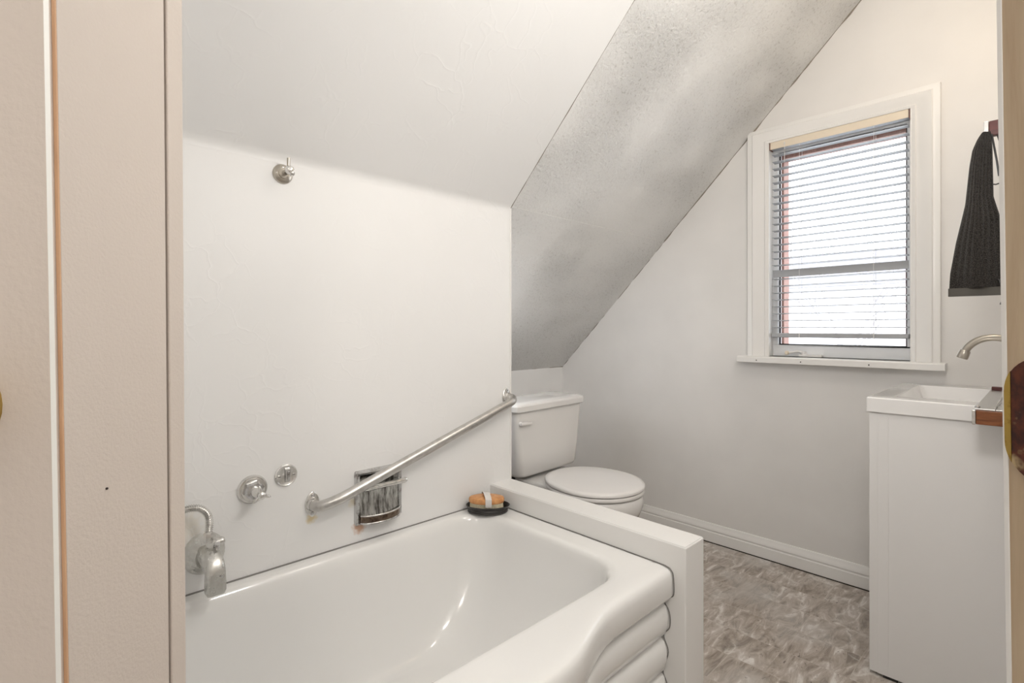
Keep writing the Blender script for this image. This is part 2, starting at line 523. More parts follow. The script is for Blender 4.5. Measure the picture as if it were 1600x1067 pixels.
# roof slope: stippled part over the alcove in two sheets that meet at a seam, papered part over the tub
nv = Vector((0, -SL, -1)).normalized()      # into the room
def slope_sheet(x0, x1, ya, yb, lift, thick=0.05):
    mb = MB()
    P = lambda x, y, d: Vector((x, y, roof(y))) + nv * d
    mb.hexa([P(x0, ya, lift), P(x1, ya, lift), P(x1, yb, lift), P(x0, yb, lift), P(x0, ya, -thick), P(x1, ya, -thick), P(x1, yb, -thick), P(x0, yb, -thick)])
    return mb
struct('ceiling', slope_sheet(XL - 0.1, XB + 0.1, YC - 0.04, YA + 0.004, 0.0), 'stipple', 'stippled sloping ceiling beside the window', smooth=0)
struct('ceiling.001', slope_sheet(XE - 0.09, XB + 0.1, YA - 0.004, YK + 0.06, 0.0025), 'stipple', 'greyer stippled slope below the seam above the toilet', smooth=0)
prof = []
A0 = Vector((0, YA - 0.0015, roof(YA) - 0.09))
N = 8
cv = 0.022
yj, zj = YA - 0.0006, roof(YA)
P0 = (yj, zj - cv); P2 = (yj - cv * 0.71, zj + cv * 0.70)
for k in range(N + 1):
    t = k / N
    y = (1 - t) ** 2 * P0[0] + 2 * t * (1 - t) * yj + t * t * P2[0]
    z = (1 - t) ** 2 * P0[1] + 2 * t * (1 - t) * (zj - 0.004) + t * t * (roof(P2[0]) - 0.006)
    prof.append((y, z))
prof.append((YC - 0.02, roof(YC - 0.02) - 0.006))
mb = MB()
outer = [(y + 0.004, z + 0.004) for y, z in prof]
loopp = prof + outer[::-1]
nx = 1
mb.loft([[(x, y, z) for y, z in loopp] for x in (XL - 0.02, XE - 0.004)])
struct('ceiling.002', mb, 'paper_slope', 'white papered sloping ceiling over the tub', smooth=60)
m = MB(); m.box(XL - 0.1, XB + 0.1, -0.2, YC + 0.05, ZC, ZC + 0.05)
struct('ceiling.003', m, 'white_wall', 'flat white ceiling', smooth=0)

# dirty joint lines where the slope meets the walls; shade line painted at the paper seam
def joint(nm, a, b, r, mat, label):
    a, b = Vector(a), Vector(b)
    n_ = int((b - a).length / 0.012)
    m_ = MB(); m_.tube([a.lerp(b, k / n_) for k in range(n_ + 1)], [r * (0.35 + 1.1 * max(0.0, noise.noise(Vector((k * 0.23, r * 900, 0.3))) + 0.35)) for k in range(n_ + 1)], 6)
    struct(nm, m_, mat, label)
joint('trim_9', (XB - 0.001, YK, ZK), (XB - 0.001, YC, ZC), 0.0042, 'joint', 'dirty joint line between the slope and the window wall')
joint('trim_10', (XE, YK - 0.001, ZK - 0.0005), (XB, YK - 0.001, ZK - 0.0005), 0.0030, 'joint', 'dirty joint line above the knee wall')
joint('trim_11', (XE - 0.002, YA - 0.004, roof(YA) - 0.002), (XE - 0.002, YC, ZC - 0.002), 0.0019, 'joint', 'ragged painted shadow edge between papered and stippled slope')

# corner bead at the free end of the tub wall
m = MB(); m.tube([(XE + 0.0005, YA - 0.0005, 0.50), (XE + 0.0005, YA - 0.0005, roof(YA) - 0.004)], 0.0035, 8)
struct('trim_1', m, 'trim', 'thin white corner bead at the end of the tub wall')

# low partition between tub and toilet
PX0, PX1, PY0, PZ = 1.285, XE, 0.667, 0.501
m = MB(); m.box(PX0, PX1, PY0, YA + 0.01, 0.0, PZ - 0.002)
pw = struct('wall_partition', m, 'pony', 'low white partition between tub and toilet', bev=0.004)
m = MB(); m.box(PX0 + 0.002, PX1 - 0.002, PY0 + 0.003, YA - 0.001, PZ - 0.004, PZ)
obj('ledge_top', m, 'ledge', pw, bev=0.003, label='scuffed white top of the partition')

# baseboard along the window wall
bp = [(0.0, 0.0), (0.016, 0.0), (0.016, 0.050), (0.013, 0.053), (0.013, 0.058), (0.0155, 0.062), (0.013, 0.074), (0.009, 0.080), (0.008, 0.086), (0.005, 0.092), (0.0, 0.093)]
mb = MB()
mb.loft([[(XB - d, y, z + 0.002) for d, z in bp] for y in (0.37, YK)])
struct('baseboard_back', mb, 'trim', 'white moulded baseboard under the window wall', smooth=30)
m = MB(); m.box(XB - 0.0185, XB - 0.002, 0.37, YK, 0.0, 0.004)
struct('trim_2', m, 'dark', 'thin dark gap line under the baseboard', smooth=0)

# diagonal door wall and hall shell
LW, RW = -0.28, 0.42
DF0, DF1 = 0.322, 0.424
m = MB()
m.dbox(0.353, DF1, -1.05, LW - 0.024, 0, ZC)
m.dbox(DF0, DF1, RW + 0.024, 1.05, 0, ZC)
m.dbox(DF0, DF1, LW - 0.024, RW + 0.024, 2.02, ZC)
m.dbox(DF0, 0.353, -1.05, LW - 0.024, 2.02, ZC)
struct('wall_front', m, 'white_wall', 'diagonal wall holding the doorway', smooth=0)
for nm, args, lb in (('wall_hall', (-1.35, -1.27, -1.05, 1.05, 0, ZC), 'hall wall facing the doorway'),
                     ('wall_hall.001', (-1.3, DF1, -1.08, -1.0, 0, ZC), 'hall wall beside the open door leaf'),
                     ('wall_hall.002', (-1.3, DF0 + 0.05, 1.0, 1.08, 0, ZC), 'hall wall opposite the open door leaf')):
    m = MB(); m.dbox(*args); struct(nm, m, 'white_wall', lb, smooth=0)
m = MB(); m.dbox(-1.35, DF1, -1.08, 1.08, ZC, ZC + 0.05)
struct('ceiling.004', m, 'white_wall', 'flat hall ceiling', smooth=0)

# door frame: the old frame leans a little
def leanL(f, z): return -(0.008 + (0.4186 - f) / 0.1 * 0.011) * (z - 1.07)
def leanR(f, z): return -0.015 * (z - 1.07)
m = MB()
m.dbox(0.3208, 0.353, LW - 0.0032, LW, 0, 2.0, leanL)
m.dbox(0.353, 0.4174, LW - 0.022, LW, 0, 2.0, leanL)
# nail holes
fr = struct('trim_3', m, 'jamb', 'pinkish beige left door jamb with nail holes', smooth=0, bev=0.0008)
for f, z, r in ((0.3715, 0.951, 0.0016), (0.3705, 1.124, 0.0012), (0.354, 0.975, 0.0008), (0.378, 0.858, 0.0008)):
    mm = MB(); p = D(f, LW + leanL(f, z) + 0.0001, z); mm.lathe(p, D(0, 1, 0) - D(0, 0, 0), [(r, -0.001), (r, 0.0003), (r * .4, 0.0004)], 10)
    obj('nail_hole', mm, 'wood_red' if r > 0.0015 else 'dark', fr)
m = MB(); m.dbox(0.3198, 0.3208, LW - 0.0034, LW - 0.0001, 0, 2.0, leanL)
obj('raw_edge', m, 'wood_raw', fr, smooth=0, label='raw orange wood front edge')
m = MB(); m.dbox(0.4172, 0.4206, LW - 0.022, LW - 0.010, 0, 2.0, leanL)
obj('gap', m, 'dark', fr, smooth=0)
m = MB(); m.dbox(0.4204, 0.4395, LW - 0.07, LW + 0.0005, 0, 2.05, leanL)
struct('trim_4', m, 'jamb', 'pinkish beige casing edge beyond the left jamb', smooth=0, bev=0.0015)
m = MB()
m.dbox(DF0, 0.4405, RW, RW + 0.022, 0, 2.0, leanR)
fr2 = struct('trim_5', m, 'jamb_tan', 'tan worn right door jamb with a strike plate', smooth=0, bev=0.0015)
m = MB(); m.dbox(0.4365, 0.4415, RW - 0.0006, RW + 0.02, 0, 2.0, leanR)
obj('bead', m, 'trim', fr2, bev=0.001, label='pale bead on the jamb arris')
m = MB(); m.dbox(DF0, 0.44, LW, RW, 2.0, 2.02)
struct('trim_6', m, 'jamb', 'door head jamb', smooth=0)

# strike plate on the right jamb
sp = thing('strike_plate', 'dark worn bronze strike plate on the tan door jamb', 'strike plate', D(0.41, RW, 1.0))
zc, hh = 1.011, 0.0505
out = rrect(0.366, 0.4382, zc - hh, zc + hh, (0.006, 0.030, 0.030, 0.006), 10)
mb = MB()
mb.loft([[D(f, RW + leanR(f, z) + 0.001, z) for f, z in out], [D(f, RW + leanR(f, z) - 0.0016, z) for f, z in out]])
obj('plate', mb, 'strike', sp, bev=0.0004)
out = [(f, z) for f, z in out if f > 0.4318]
mb = MB()
mb.loft([[D(f, RW + leanR(f, z) + 0.0005, z) for f, z in out], [D(f, RW + leanR(f, z) - 0.0019, z) for f, z in out]])
obj('plate_lip', mb, 'strike_edge', sp, label='golden worn lip')
# door leaf standing beside the left jamb
dl = thing('door_1', 'pinkish painted door leaf beside the left jamb', 'door', D(0.335, -0.31, 0), kind='structure')
def leanD(f, z): return leanL(0.3208, z)
m = MB(); m.dbox(0.3142, 0.3515, -0.93, -0.2822, 0.005, 2.0, leanD)
obj('door_panel', m, 'leaf', dl, smooth=0)
m = MB()
P = lambda f, l, z: D(f, l + leanD(f, z), z)
m.hexa([P(0.3142, -0.2822, .005), P(0.3172, -0.2816, .005), P(0.3190, -0.2845, .005), P(0.33, -0.2845, .005), P(0.3142, -0.2822, 2.0), P(0.3172, -0.2816, 2.0), P(0.3190, -0.2845, 2.0), P(0.33, -0.2845, 2.0)])
obj('door_edge', m, 'edge_white', dl, smooth=0, label='white painted rounded edge')
ax = D(-1, 0, 0) - D(0, 0, 0)
m = MB(); m.lathe(D(0.3143, -0.3400, 1.038), ax, [(0.029, 0.0), (0.029, 0.0025), (0.026, 0.0045), (0.013, 0.006), (0.011, 0.02), (0.02, 0.028), (0.026, 0.04), (0.024, 0.052), (0.012, 0.058), (0.001, 0.059)], 32)
obj('knob', m, 'brass', dl, label='brass door knob')

# ------------------------------------------------------------------ WINDOW
wd = thing('window_1', 'white framed window with moulded casing in the gable wall', 'window', (XB, 0.64, WZ0), kind='structure')
# casing: moulded profile mitred round left, top and right
cp = [(0.0, 0.0), (0.0, 0.012), (0.010, 0.016), (0.014, 0.012), (0.020, 0.013), (0.034, 0.018), (0.050, 0.024), (0.062, 0.027), (0.066, 0.023), (0.072, 0.022), (0.087, 0.022), (0.089, 0.019), (0.089, 0.0)]
ci0, ci1, czt, czb = WY0 - 0.004, WY1 + 0.004, WZ1 - 0.014, 0.953
mb = MB()
rings = []
CT = 0.78
for corner in ('lb', 'lt', 'rt', 'rb'):
    ring = []
    for u, h in cp:
        y = ci1 + u if corner[0] == 'l' else ci0 - u
        z = czb if corner[1] == 'b' else czt + u * CT
        ring.append((XB - h, y, z))
    rings.append(ring)
mb.loft(rings)
obj('casing', mb, 'trim', wd, smooth=35)
# reveal lining
m = MB()
for (a, b, c, d) in ((WY1 - 0.0015, WY1 + 0.004, WZ0, WZ1), (WY0 - 0.004, WY0 + 0.0015, WZ0, WZ1)):
    m.box(XB - 0.010, XB + 0.12, a, b, c, d)
m.box(XB - 0.010, XB + 0.12, WY0, WY1, WZ1 - 0.004, WZ1 + 0.002)
obj('reveal', m, 'trim', wd, smooth=0)
# stool
sill = [(0.0, 0.0), (0.0, 0.023), (0.003, 0.028), (0.010, 0.029), (0.11, 0.029), (0.11, 0.0)]
mb = MB()
mb.loft([[(XB - 0.062 + d, y, 0.926 + z) for d, z in sill] for y in (0.262, 1.032)])
so = obj('sill', mb, 'trim', wd, smooth=30, bev=0.002)
for y in (0.94, 0.752, 0.50):
    mm = MB(); mm.lathe((XB - 0.0625, y, 0.9375), (-1, 0, 0), [(0.0026, 0.0), (0.0026, 0.0008), (0.001, 0.001)], 10)
    obj('screw_hole', mm, 'dark', so)
# sash frame
def frame_ring(x0, x1, o, i):
    mb = MB()
    (ay0, ay1, az0, az1), (by0, by1, bz0, bz1) = o, i
    mb.box(x0, x1, ay0, ay1, az0, bz0); mb.box(x0, x1, ay0, ay1, bz1, az1)
    mb.box(x0, x1, ay0, by0, bz0, bz1); mb.box(x0, x1, by1, ay1, bz0, bz1)
    return mb
G0 = (0.392, 0.882, 1.008, 1.918)
obj('sash', frame_ring(XB + 0.045, XB + 0.11, (WY0, WY1, WZ0, WZ1 - 0.004), G0), 'vinyl', wd, smooth=0, bev=0.003)
gk = 0.0055
obj('gasket', frame_ring(XB + 0.064, XB + 0.069, (G0[0] - .0005, G0[1] + .0005, G0[2] - .0005, G0[3] + .0005), (G0[0] + gk, G0[1] - gk, G0[2] + gk, G0[3] - gk)), 'black', wd, smooth=0)
m = MB(); m.box(XB + 0.070, XB + 0.074, G0[0] - 0.004, G0[1] + 0.004, G0[2] - 0.004, G0[3] + 0.004)
obj('pane', m, 'glass', wd, smooth=0)
obj('exterior_trim', frame_ring(XB + 0.095, XB + 0.165, (0.30, 0.97, 0.94, 2.03), (G0[0] + 0.012, G0[1] - 0.010, G0[2] - 0.03, G0[3] - 0.022)), 'brick_trim', wd, smooth=0, label='red-brown trim outside the glass')
# crank operator
ck = MB(); ck.box(XB + 0.018, XB + 0.045, 0.692, 0.785, 0.9555, 0.968)
co = obj('crank_base', ck, 'plastic', wd, bev=0.003)
ck = MB()
ck.lathe((XB + 0.03, 0.765, 0.966), (0, 0, 1), [(0.011, 0), (0.010, 0.012), (0.006, 0.014)], 16)
ck.tube([(XB + 0.03, 0.765, 0.977), (XB + 0.018, 0.79, 0.981), (XB + 0.01, 0.812, 0.976), (XB + 0.006, 0.826, 0.974)], [0.005, 0.0055, 0.005, 0.005], 10)
obj('crank_arm', ck, 'plastic', co)
ck = MB(); ck.lathe((XB + 0.004, 0.829, 0.974), (-1, 0.2, 0), [(0.006, -0.008), (0.009, -0.005), (0.009, 0.005), (0.006, 0.008)], 14)
obj('crank_knob', ck, 'valance', co)
ck = MB(); ck.box(XB + 0.034, XB + 0.047, WY0 + 0.001, WY0 + 0.010, 1.52, 1.64); ck.box(XB + 0.018, XB + 0.036, WY0 + 0.002, WY0 + 0.009, 1.535, 1.60)
obj('sash_lock', ck, 'satin', wd, bev=0.001)

# venetian blind, inside the reveal
bl = thing('window_blind', 'pale grey horizontal venetian blind with one slat tipped down, in the window', 'blind', (XB + 0.02, 0.64, 1.95))
BY0, BY1, BX = WY0 + 0.006, WY1 - 0.006, XB + 0.016
m = MB(); m.box(BX - 0.018, BX + 0.020, BY0, BY1, 1.923, 1.958)
obj('headrail', m, 'slat', bl, bev=0.002)
m = MB(); m.box(BX - 0.024, BX - 0.019, BY0 + 0.002, BY1 - 0.001, 1.921, 1.961)
obj('valance', m, 'valance', bl, bev=0.0015)
m = MB()
m.box(BX - 0.019, BX + 0.015, BY0 - 0.003, BY0 + 0.001, 1.920, 1.962)
obj('end_bracket', m, 'brick_trim', bl)
m = MB(); m.box(BX - 0.022, BX + 0.015, BY1 - 0.001, BY1 + 0.003, 1.920, 1.960)
obj('end_bracket', m, 'brick_trim', bl)
def slat(mb, z, tilt, ya=BY0 + 0.004, yb=BY1 - 0.006, w=0.0345, sag=0.0):
    rings = []
    for y in (ya, yb):
        ring = []
        for side in (1, -1):
            for k in range(7) if side == 1 else range(6, -1, -1):
                t = k / 6 * 2 - 1
                a = t * w / 2
                h = 0.0022 * (1 - t * t) + (0.0008 if side == 1 else -0.0008)
                ring.append((BX + a * math.cos(tilt) - h * math.sin(tilt), y, z + a * math.sin(tilt) + h * math.cos(tilt)))
        rings.append(ring)
    mb.loft(rings)
sl = MB()
zb = 1.057
nsl = 26
tip = 9
for k in range(1, nsl + 1):
    z = zb + 0.0322 * k
    if z > 1.915: break
    if k == tip: continue
    slat(sl, z, math.radians(-2.5))
obj('slats', sl, 'slat', bl, smooth=30)
ts = MB(); slat(ts, zb + 0.0322 * tip - 0.006, math.radians(-78), w=0.034)
obj('tipped_slat', ts, 'slat', bl, smooth=30, label='slat tipped almost upright')
m = MB(); m.box(BX - 0.018, BX + 0.018, BY0 + 0.001, BY1 - 0.004, zb - 0.013, zb + 0.007)
br_ = obj('bottom_rail', m, 'slat', bl, bev=0.004)
for y in (0.775, 0.495):
    for dx in (-0.0178, 0.0178):
        m = MB(); m.tube([(BX + dx, y, zb), (BX + dx, y + 0.001, 1.5), (BX + dx, y, 1.92)], 0.0007, 6)
        obj('ladder_cord', m, 'cord', bl)
    m = MB(); m.tube([(BX - 0.0195, y, zb - 0.014), (BX - 0.0195, y, zb + 0.009)], 0.002, 8)
    obj('cord_clip', m, 'cord', bl)
m = MB(); m.tube([(BX - 0.027, 0.835, 1.945), (BX - 0.028, 0.834, 1.90), (BX - 0.027, 0.835, 1.85)], 0.0012, 8)
m.tube([(BX - 0.025, 0.838, 1.937), (BX - 0.029, 0.835, 1.935), (BX - 0.025, 0.832, 1.937)], 0.002, 8)
obj('tilt_wand', m, 'cord', bl)

# ------------------------------------------------------------------ BATHTUB
tub = thing('bathtub', 'white enamel bathtub with a stepped curved apron against the papered wall', 'bathtub', (0.59, 1.1, 0))
TX0, TX1, TYB = XL + 0.002, PX0 - 0.002, YA - 0.002
ZR = 0.434
NS = 36; NCn = 8
def front(x):                       # plan line of the front lip: bows out toward the middle
    d = abs(x - 0.59)
    return 0.702 - 0.064 * smoothstep((0.43 - d) / 0.27)
def tub_out(inset, r, z, zfun=None):
    xin = 0.0 if z < 0.425 else (z - 0.425) * 0.5 + (0.006 if z > 0.43455 else 0.0)
    pts = rrect(TX0, TX1 - xin, 0.70, TYB, (r, r, 0.004, 0.004), NCn, NS)
    res = []
    for (x, y) in pts:
        w = 1.0 - smoothstep((y - 0.70) / 0.16)
        yy = y + (front(x) + inset - 0.70) * w
        res.append((x, yy, z))
    return res
def tub_in(x0, x1, y0, y1, r, z):
    return [(x, y, z) for x, y in rrect(x0, x1, y0, y1, r, NCn, NS)]
rings = []
prof_out = [  # (inset of the front face, height) from the floor up
    (0.028, 0.003), (0.024, 0.02), (0.020, 0.06), (0.018, 0.10), (0.022, 0.130), (0.030, 0.140), (0.036, 0.143), (0.031, 0.147), (0.021, 0.156), (0.015, 0.185), (0.016, 0.210), (0.023, 0.228),
    (0.033, 0.237), (0.036, 0.240), (0.031, 0.244), (0.019, 0.254), (0.012, 0.280), (0.012, 0.308), (0.018, 0.326), (0.030, 0.338), (0.036, 0.343), (0.033, 0.347), (0.012, 0.351), (0.004, 0.355), (0.0, 0.363), (0.0, 0.408), (0.002, 0.419), (0.006, 0.427), (0.013, 0.4318), (0.024, 0.4338), (0.040, 0.4345), (0.048, 0.4346)]
for ins, z in prof_out: rings.append(tub_out(ins, 0.010, z))
IN = dict(x0=-0.02, x1=1.214, y0=0.780, y1=1.424)
steps = [(-0.008, 0.4343), (0.000, 0.4338), (0.006, 0.4322), (0.012, 0.427), (0.017, 0.416), (0.020, 0.398)]
for o, z in steps:
    rings.append(tub_in(IN['x0'] + o, IN['x1'] - o, IN['y0'] + o, IN['y1'] - o, (0.12, 0.125, 0.12, 0.12), z))
x1a, y0a, y1a, x0a = IN['x1'] - 0.020, IN['y0'] + 0.020, IN['y1'] - 0.020, IN['x0'] + 0.020
for t in (0.15, 0.3, 0.45, 0.6, 0.74, 0.85, 0.93, 0.98, 1.0):
    q = t if t < 0.75 else t
    z = 0.398 - (0.398 - 0.075) * math.sin(min(1, t * 1.0) * PI / 2) ** 1.0
    s_ = 1 - math.cos(t * PI / 2)
    rings.append(tub_in(x0a + 0.03 * t + 0.10 * s_, x1a - 0.09 * t - 0.17 * s_, y0a + 0.025 * t + 0.08 * s_, y1a - 0.025 * t - 0.08 * s_, 0.125 - 0.02 * t, z))
rings.append(tub_in(x0a + 0.2, x1a - 0.36, y0a + 0.17, y1a - 0.17, 0.08, 0.068))
mb = MB()
# rings lie in order outside -> inside
mb.loft(rings, True, False, True)
to = obj('tub_shell', mb, 'enamel', tub, smooth=50)
m = MB(); m.lathe((0.12, 1.10, 0.0695), (0, 0, 1), [(0.03, 0), (0.03, 0.002), (0.022, 0.003), (0.001, 0.003)], 24)
obj('drain', m, 'chrome', tub)
# caulk lines
m = MB()
m.tube([(TX0, YA - 0.002, ZR + 0.0008), (0.5, YA - 0.002, ZR + 0.0015), (PX0, YA - 0.002, ZR + 0.001)], 0.0026, 6)
struct('trim_7', m, 'caulk', 'grey caulk line between tub and papered wall')
m = MB()
pts = [(PX0 - 0.0005, YA, ZR + 0.001), (PX0 - 0.0005, 1.2, ZR + 0.001), (PX0 - 0.0005, 0.78, ZR + 0.0005), (PX0 - 0.0005, 0.724, ZR - 0.001), (PX0 - 0.0005, 0.709, ZR - 0.008), (PX0 - 0.0005, 0.703, ZR - 0.022), (PX0 - 0.0005, 0.702, ZR - 0.07), (PX0 - 0.0005, 0.716, ZR - 0.083), (PX0 - 0.0005, 0.736, ZR - 0.092)]
m.tube(catmull(pts, 6), 0.0016, 6)
pts = [(PX0 - 0.0005, 0.732, 0.335), (PX0 - 0.0005, 0.715, 0.31), (PX0 - 0.0005, 0.714, 0.27), (PX0 - 0.0005, 0.732, 0.24), (PX0 - 0.0005, 0.718, 0.20), (PX0 - 0.0005, 0.734, 0.143), (PX0 - 0.0005, 0.72, 0.1), (PX0 - 0.0005, 0.728, 0.0)]
m.tube(catmull(pts, 6), 0.0016, 6)
struct('trim_8', m, 'caulk', 'dark caulk line between tub and partition')

# ------------------------------------------------------------------ FITTINGS ON THE TUB WALL
OUT = Vector((0, -1, 0))
def wp(x, d, z): return Vector((x, YA - d, z))
# tub spout with diverter hose
t = thing('tub_spout', 'chrome tub spout with a hose diverter, low on the papered wall', 'tap', wp(0.335, 0, 0.53))
m = MB(); m.lathe(wp(0.335, 0.0, 0.528), OUT, [(0.046, 0.0), (0.047, 0.004), (0.043, 0.012), (0.033, 0.024), (0.026, 0.034)], 36, (0, 0, 1), 1.1, 1.0)
obj('flange', m, 'limed', t)
rings = []
for (d, z, w, h) in ((0.018, 0.535, 0.021, 0.021), (0.04, 0.537, 0.0215, 0.023), (0.062, 0.536, 0.0215, 0.025), (0.085, 0.530, 0.021, 0.027), (0.102, 0.519, 0.0205, 0.029), (0.113, 0.505, 0.020, 0.030), (0.118, 0.492, 0.0195, 0.022), (0.1185, 0.478, 0.0195, 0.010)):
    ring = []
    for k in range(24):
        a = 2 * PI * k / 24
        c, s_ = math.cos(a), math.sin(a)
        e = 3.2
        r = 1 / (abs(c) ** e + abs(s_) ** e) ** (1 / e)
        ring.append(wp(0.335 + w * r * c, d, z + h * r * s_))
    rings.append(ring)
m = MB(); m.loft(rings)
# downturned mouth
rr = []
for (z, y0, y1, w) in ((0.515, 0.085, 0.118, 0.019), (0.495, 0.082, 0.1195, 0.0195), (0.470, 0.081, 0.1195, 0.0195), (0.466, 0.081, 0.119, 0.019)):
    rr.append([wp(px, d, z) for px, d in rrect(0.335 - w, 0.335 + w, y0, y1, 0.008, 5)])
m.loft(rr)
obj('spout_body', m, 'limed', t, smooth=45)
m = MB()
m.lathe(wp(0.338, 0.064, 0.552), (0, 0, 1), [(0.010, 0), (0.010, 0.012), (0.012, 0.013), (0.012, 0.022), (0.007, 0.024)], 8)
m.lathe(wp(0.350, 0.060, 0.568), (1, 0, 0.1), [(0.009, -0.004), (0.0095, 0.0), (0.0095, 0.012), (0.006, 0.016)], 14)
m.lathe(wp(0.333, 0.052, 0.583), (0, 0, 1), [(0.0095, -0.014), (0.0105, -0.006), (0.0105, 0.008), (0.008, 0.012)], 6)
obj('diverter', m, 'chrome', t, smooth=30)
m = MB(); m.lathe(wp(0.346, 0.1175, 0.508), (0, -1, 0), [(0.004, 0), (0.004, 0.004), (0.002, 0.005)], 10)
obj('set_screw', m, 'chrome_old', t)
m = MB(); m.lathe(wp(0.345, 0.075, 0.551), (0, -0.4, 1), [(0.004, 0), (0.004, 0.016), (0.007, 0.018), (0.006, 0.024)], 10)
obj('diverter_pin', m, 'chrome_old', t)
# hose
path = []
ctrl = [wp(0.333, 0.052, 0.592), wp(0.335, 0.052, 0.615), wp(0.331, 0.052, 0.638), wp(0.315, 0.05, 0.655), wp(0.29, 0.048, 0.659), wp(0.26, 0.045, 0.652), wp(0.22, 0.04, 0.628), wp(0.17, 0.035, 0.585), wp(0.12, 0.035, 0.545), wp(0.07, 0.04, 0.53), wp(0.02, 0.045, 0.56), wp(-0.03, 0.05, 0.64)]
def arclen(pts, step):
    res = [pts[0]]; acc = 0.0
    for a, b in zip(pts, pts[1:]):
        L = (b - a).length
        while acc + L >= step:
            f = (step - acc) / L
            a = a + (b - a) * f; L = (b - a).length; acc = 0.0
            res.append(a.copy())
        acc += L
    return res
hp = arclen(catmull(ctrl), 0.0011)
m = MB(); m.tube(hp, [0.0080 + 0.0013 * math.cos(2 * PI * i / 4.0) for i in range(len(hp))], 12)
obj('shower_hose', m, 'chrome', t, smooth=60, label='ribbed metal hose arching off the spout')

# mixing valve with hexagonal bonnet and small cross handle
t = thing('tub_valve', 'larger round chrome valve with a hexagonal bonnet above the spout', 'valve', wp(0.447, 0, 0.662))
m = MB(); m.lathe(wp(0.447, 0, 0.662), OUT, [(0.037, 0), (0.037, 0.005), (0.034, 0.009), (0.030, 0.0095), (0.029, 0.012), (0.010, 0.013)], 40)
obj('escutcheon', m, 'chrome', t)
m = MB(); m.lathe(wp(0.447, 0.011, 0.662), Vector((0, -1, 0)), [(0.026, 0), (0.026, 0.010), (0.021, 0.016), (0.012, 0.018)], 6, (0.3, 0, 1))
obj('bonnet', m, 'chrome_old', t, smooth=20)
m = MB(); m.lathe(wp(0.447, 0.027, 0.662), OUT, [(0.013, 0), (0.014, 0.012), (0.012, 0.024), (0.008, 0.034), (0.003, 0.036)], 20)
obj('stem', m, 'chrome', t)
hub = wp(0.449, 0.066, 0.660)
m = MB(); m.lathe(hub + Vector((0, 0.006, 0)), OUT, [(0.008, 0), (0.010, 0.004), (0.010, 0.012), (0.006, 0.016), (0.002, 0.017)], 16)
for a in (20, 140, 260):
    dx, dz = math.cos(math.radians(a - 40)), math.sin(math.radians(a - 40))
    m.tube([hub, hub + Vector((dx * 0.012, 0, dz * 0.012)), hub + Vector((dx * 0.02, 0, dz * 0.02)), hub + Vector((dx * 0.025, 0, dz * 0.025))], [0.005, 0.0048, 0.0038, 0.0012], 10)
obj('cross_handle', m, 'chrome', t)

t = thing('round_plate', 'smaller round chrome plate with two screws beside the valve', 'plate', wp(0.534, 0, 0.682))
m = MB(); m.lathe(wp(0.534, 0, 0.682), OUT, [(0.030, 0), (0.030, 0.004), (0.027, 0.0065), (0.0255, 0.0055), (0.002, 0.0055)], 40)
obj('escutcheon', m, 'chrome', t)
m = MB()
m.box(0.530, 0.543, YA - 0.010, YA - 0.005, 0.664, 0.700)
m.tube([wp(0.538, 0.009, 0.669), wp(0.538, 0.0095, 0.694)], 0.004, 10)
obj('centre_bar', m, 'chrome_old', t, bev=0.0015)
for dx in (-0.019, 0.019):
    m = MB(); m.lathe(wp(0.534 + dx, 0.0052, 0.681), OUT, [(0.0042, 0), (0.004, 0.0012), (0.002, 0.002)], 12)
    s_ = obj('screw', m, 'chrome', t)
    m = MB(); m.box(0.534 + dx - 0.003, 0.534 + dx + 0.003, YA - 0.0078, YA - 0.0068, 0.6803, 0.6817)
    obj('slot', m, 'dark', s_)

# grab bar
t = thing('grab_bar', 'long slanting chrome grab bar across the papered wall', 'grab bar', wp(0.985, 0, 0.70))
FA, FB = (0.607, 0.585), (1.366, 0.820)
def flange(x, z, nm):
    mm = MB()
    o = []
    for k in range(40):
        a = 2 * PI * k / 40
        # diamond-ish flange: long across the slanting bar, with round ears
        u = 0.036 * math.sin(a); v = 0.0205 * math.cos(a)
        v *= 1 - 0.35 * abs(math.sin(a)) ** 3
        o.append((x + v, z + u))
    mm.loft([[wp(px, d, pz) for px, pz in ((x + (a - x) * k, z + (b - z) * k) for a, b in o)] for d, k in ((0, 1.0), (0.004, 1.0), (0.006, 0.9))])
    mm.lathe(wp(x, 0.004, z), OUT, [(0.018, 0), (0.0185, 0.006), (0.0165, 0.009), (0.0165, 0.014)], 24)
    f = obj('flange', mm, 'chrome', t, smooth=40)
    for dz in (-0.026, 0.026):
        mm = MB(); mm.lathe(wp(x, 0.0055, z + dz), OUT, [(0.0055, 0), (0.0052, 0.002), (0.003, 0.0035)], 12)
        s_ = obj('screw', mm, 'chrome_old', f)
        mm = MB(); mm.box(x - 0.0008, x + 0.0008, YA - 0.0096, YA - 0.0085, z + dz - 0.004, z + dz + 0.004)
    return f
flange(*FA, 'a'); flange(*FB, 'b')
ctrl = []
RB = 0.062; dirv = Vector((FB[0] - FA[0], 0, FB[1] - FA[1])).normalized()
a0, b0 = wp(FA[0], 0.01, FA[1]), wp(FB[0], 0.01, FB[1])
pa = [a0, wp(FA[0], 0.022, FA[1])]
def bend(c, d0, d1, r, r1, n=14):     # quarter bend from direction d0 to d1 starting at c
    return [c + d0 * r * math.sin(PI / 2 * k / n) + d1 * r1 * (1 - math.cos(PI / 2 * k / n)) for k in range(n + 1)]
rb = 0.040
path = [a0] + bend(wp(FA[0], 0.024, FA[1]), OUT, dirv, rb, 0.085)
end = bend(wp(FB[0], 0.024, FB[1]), OUT, -dirv, rb, 0.045)[::-1]
s0, s1 = path[-1], end[0]
path += [s0.lerp(s1, k / 12) for k in range(1, 12)] + end + [b0]
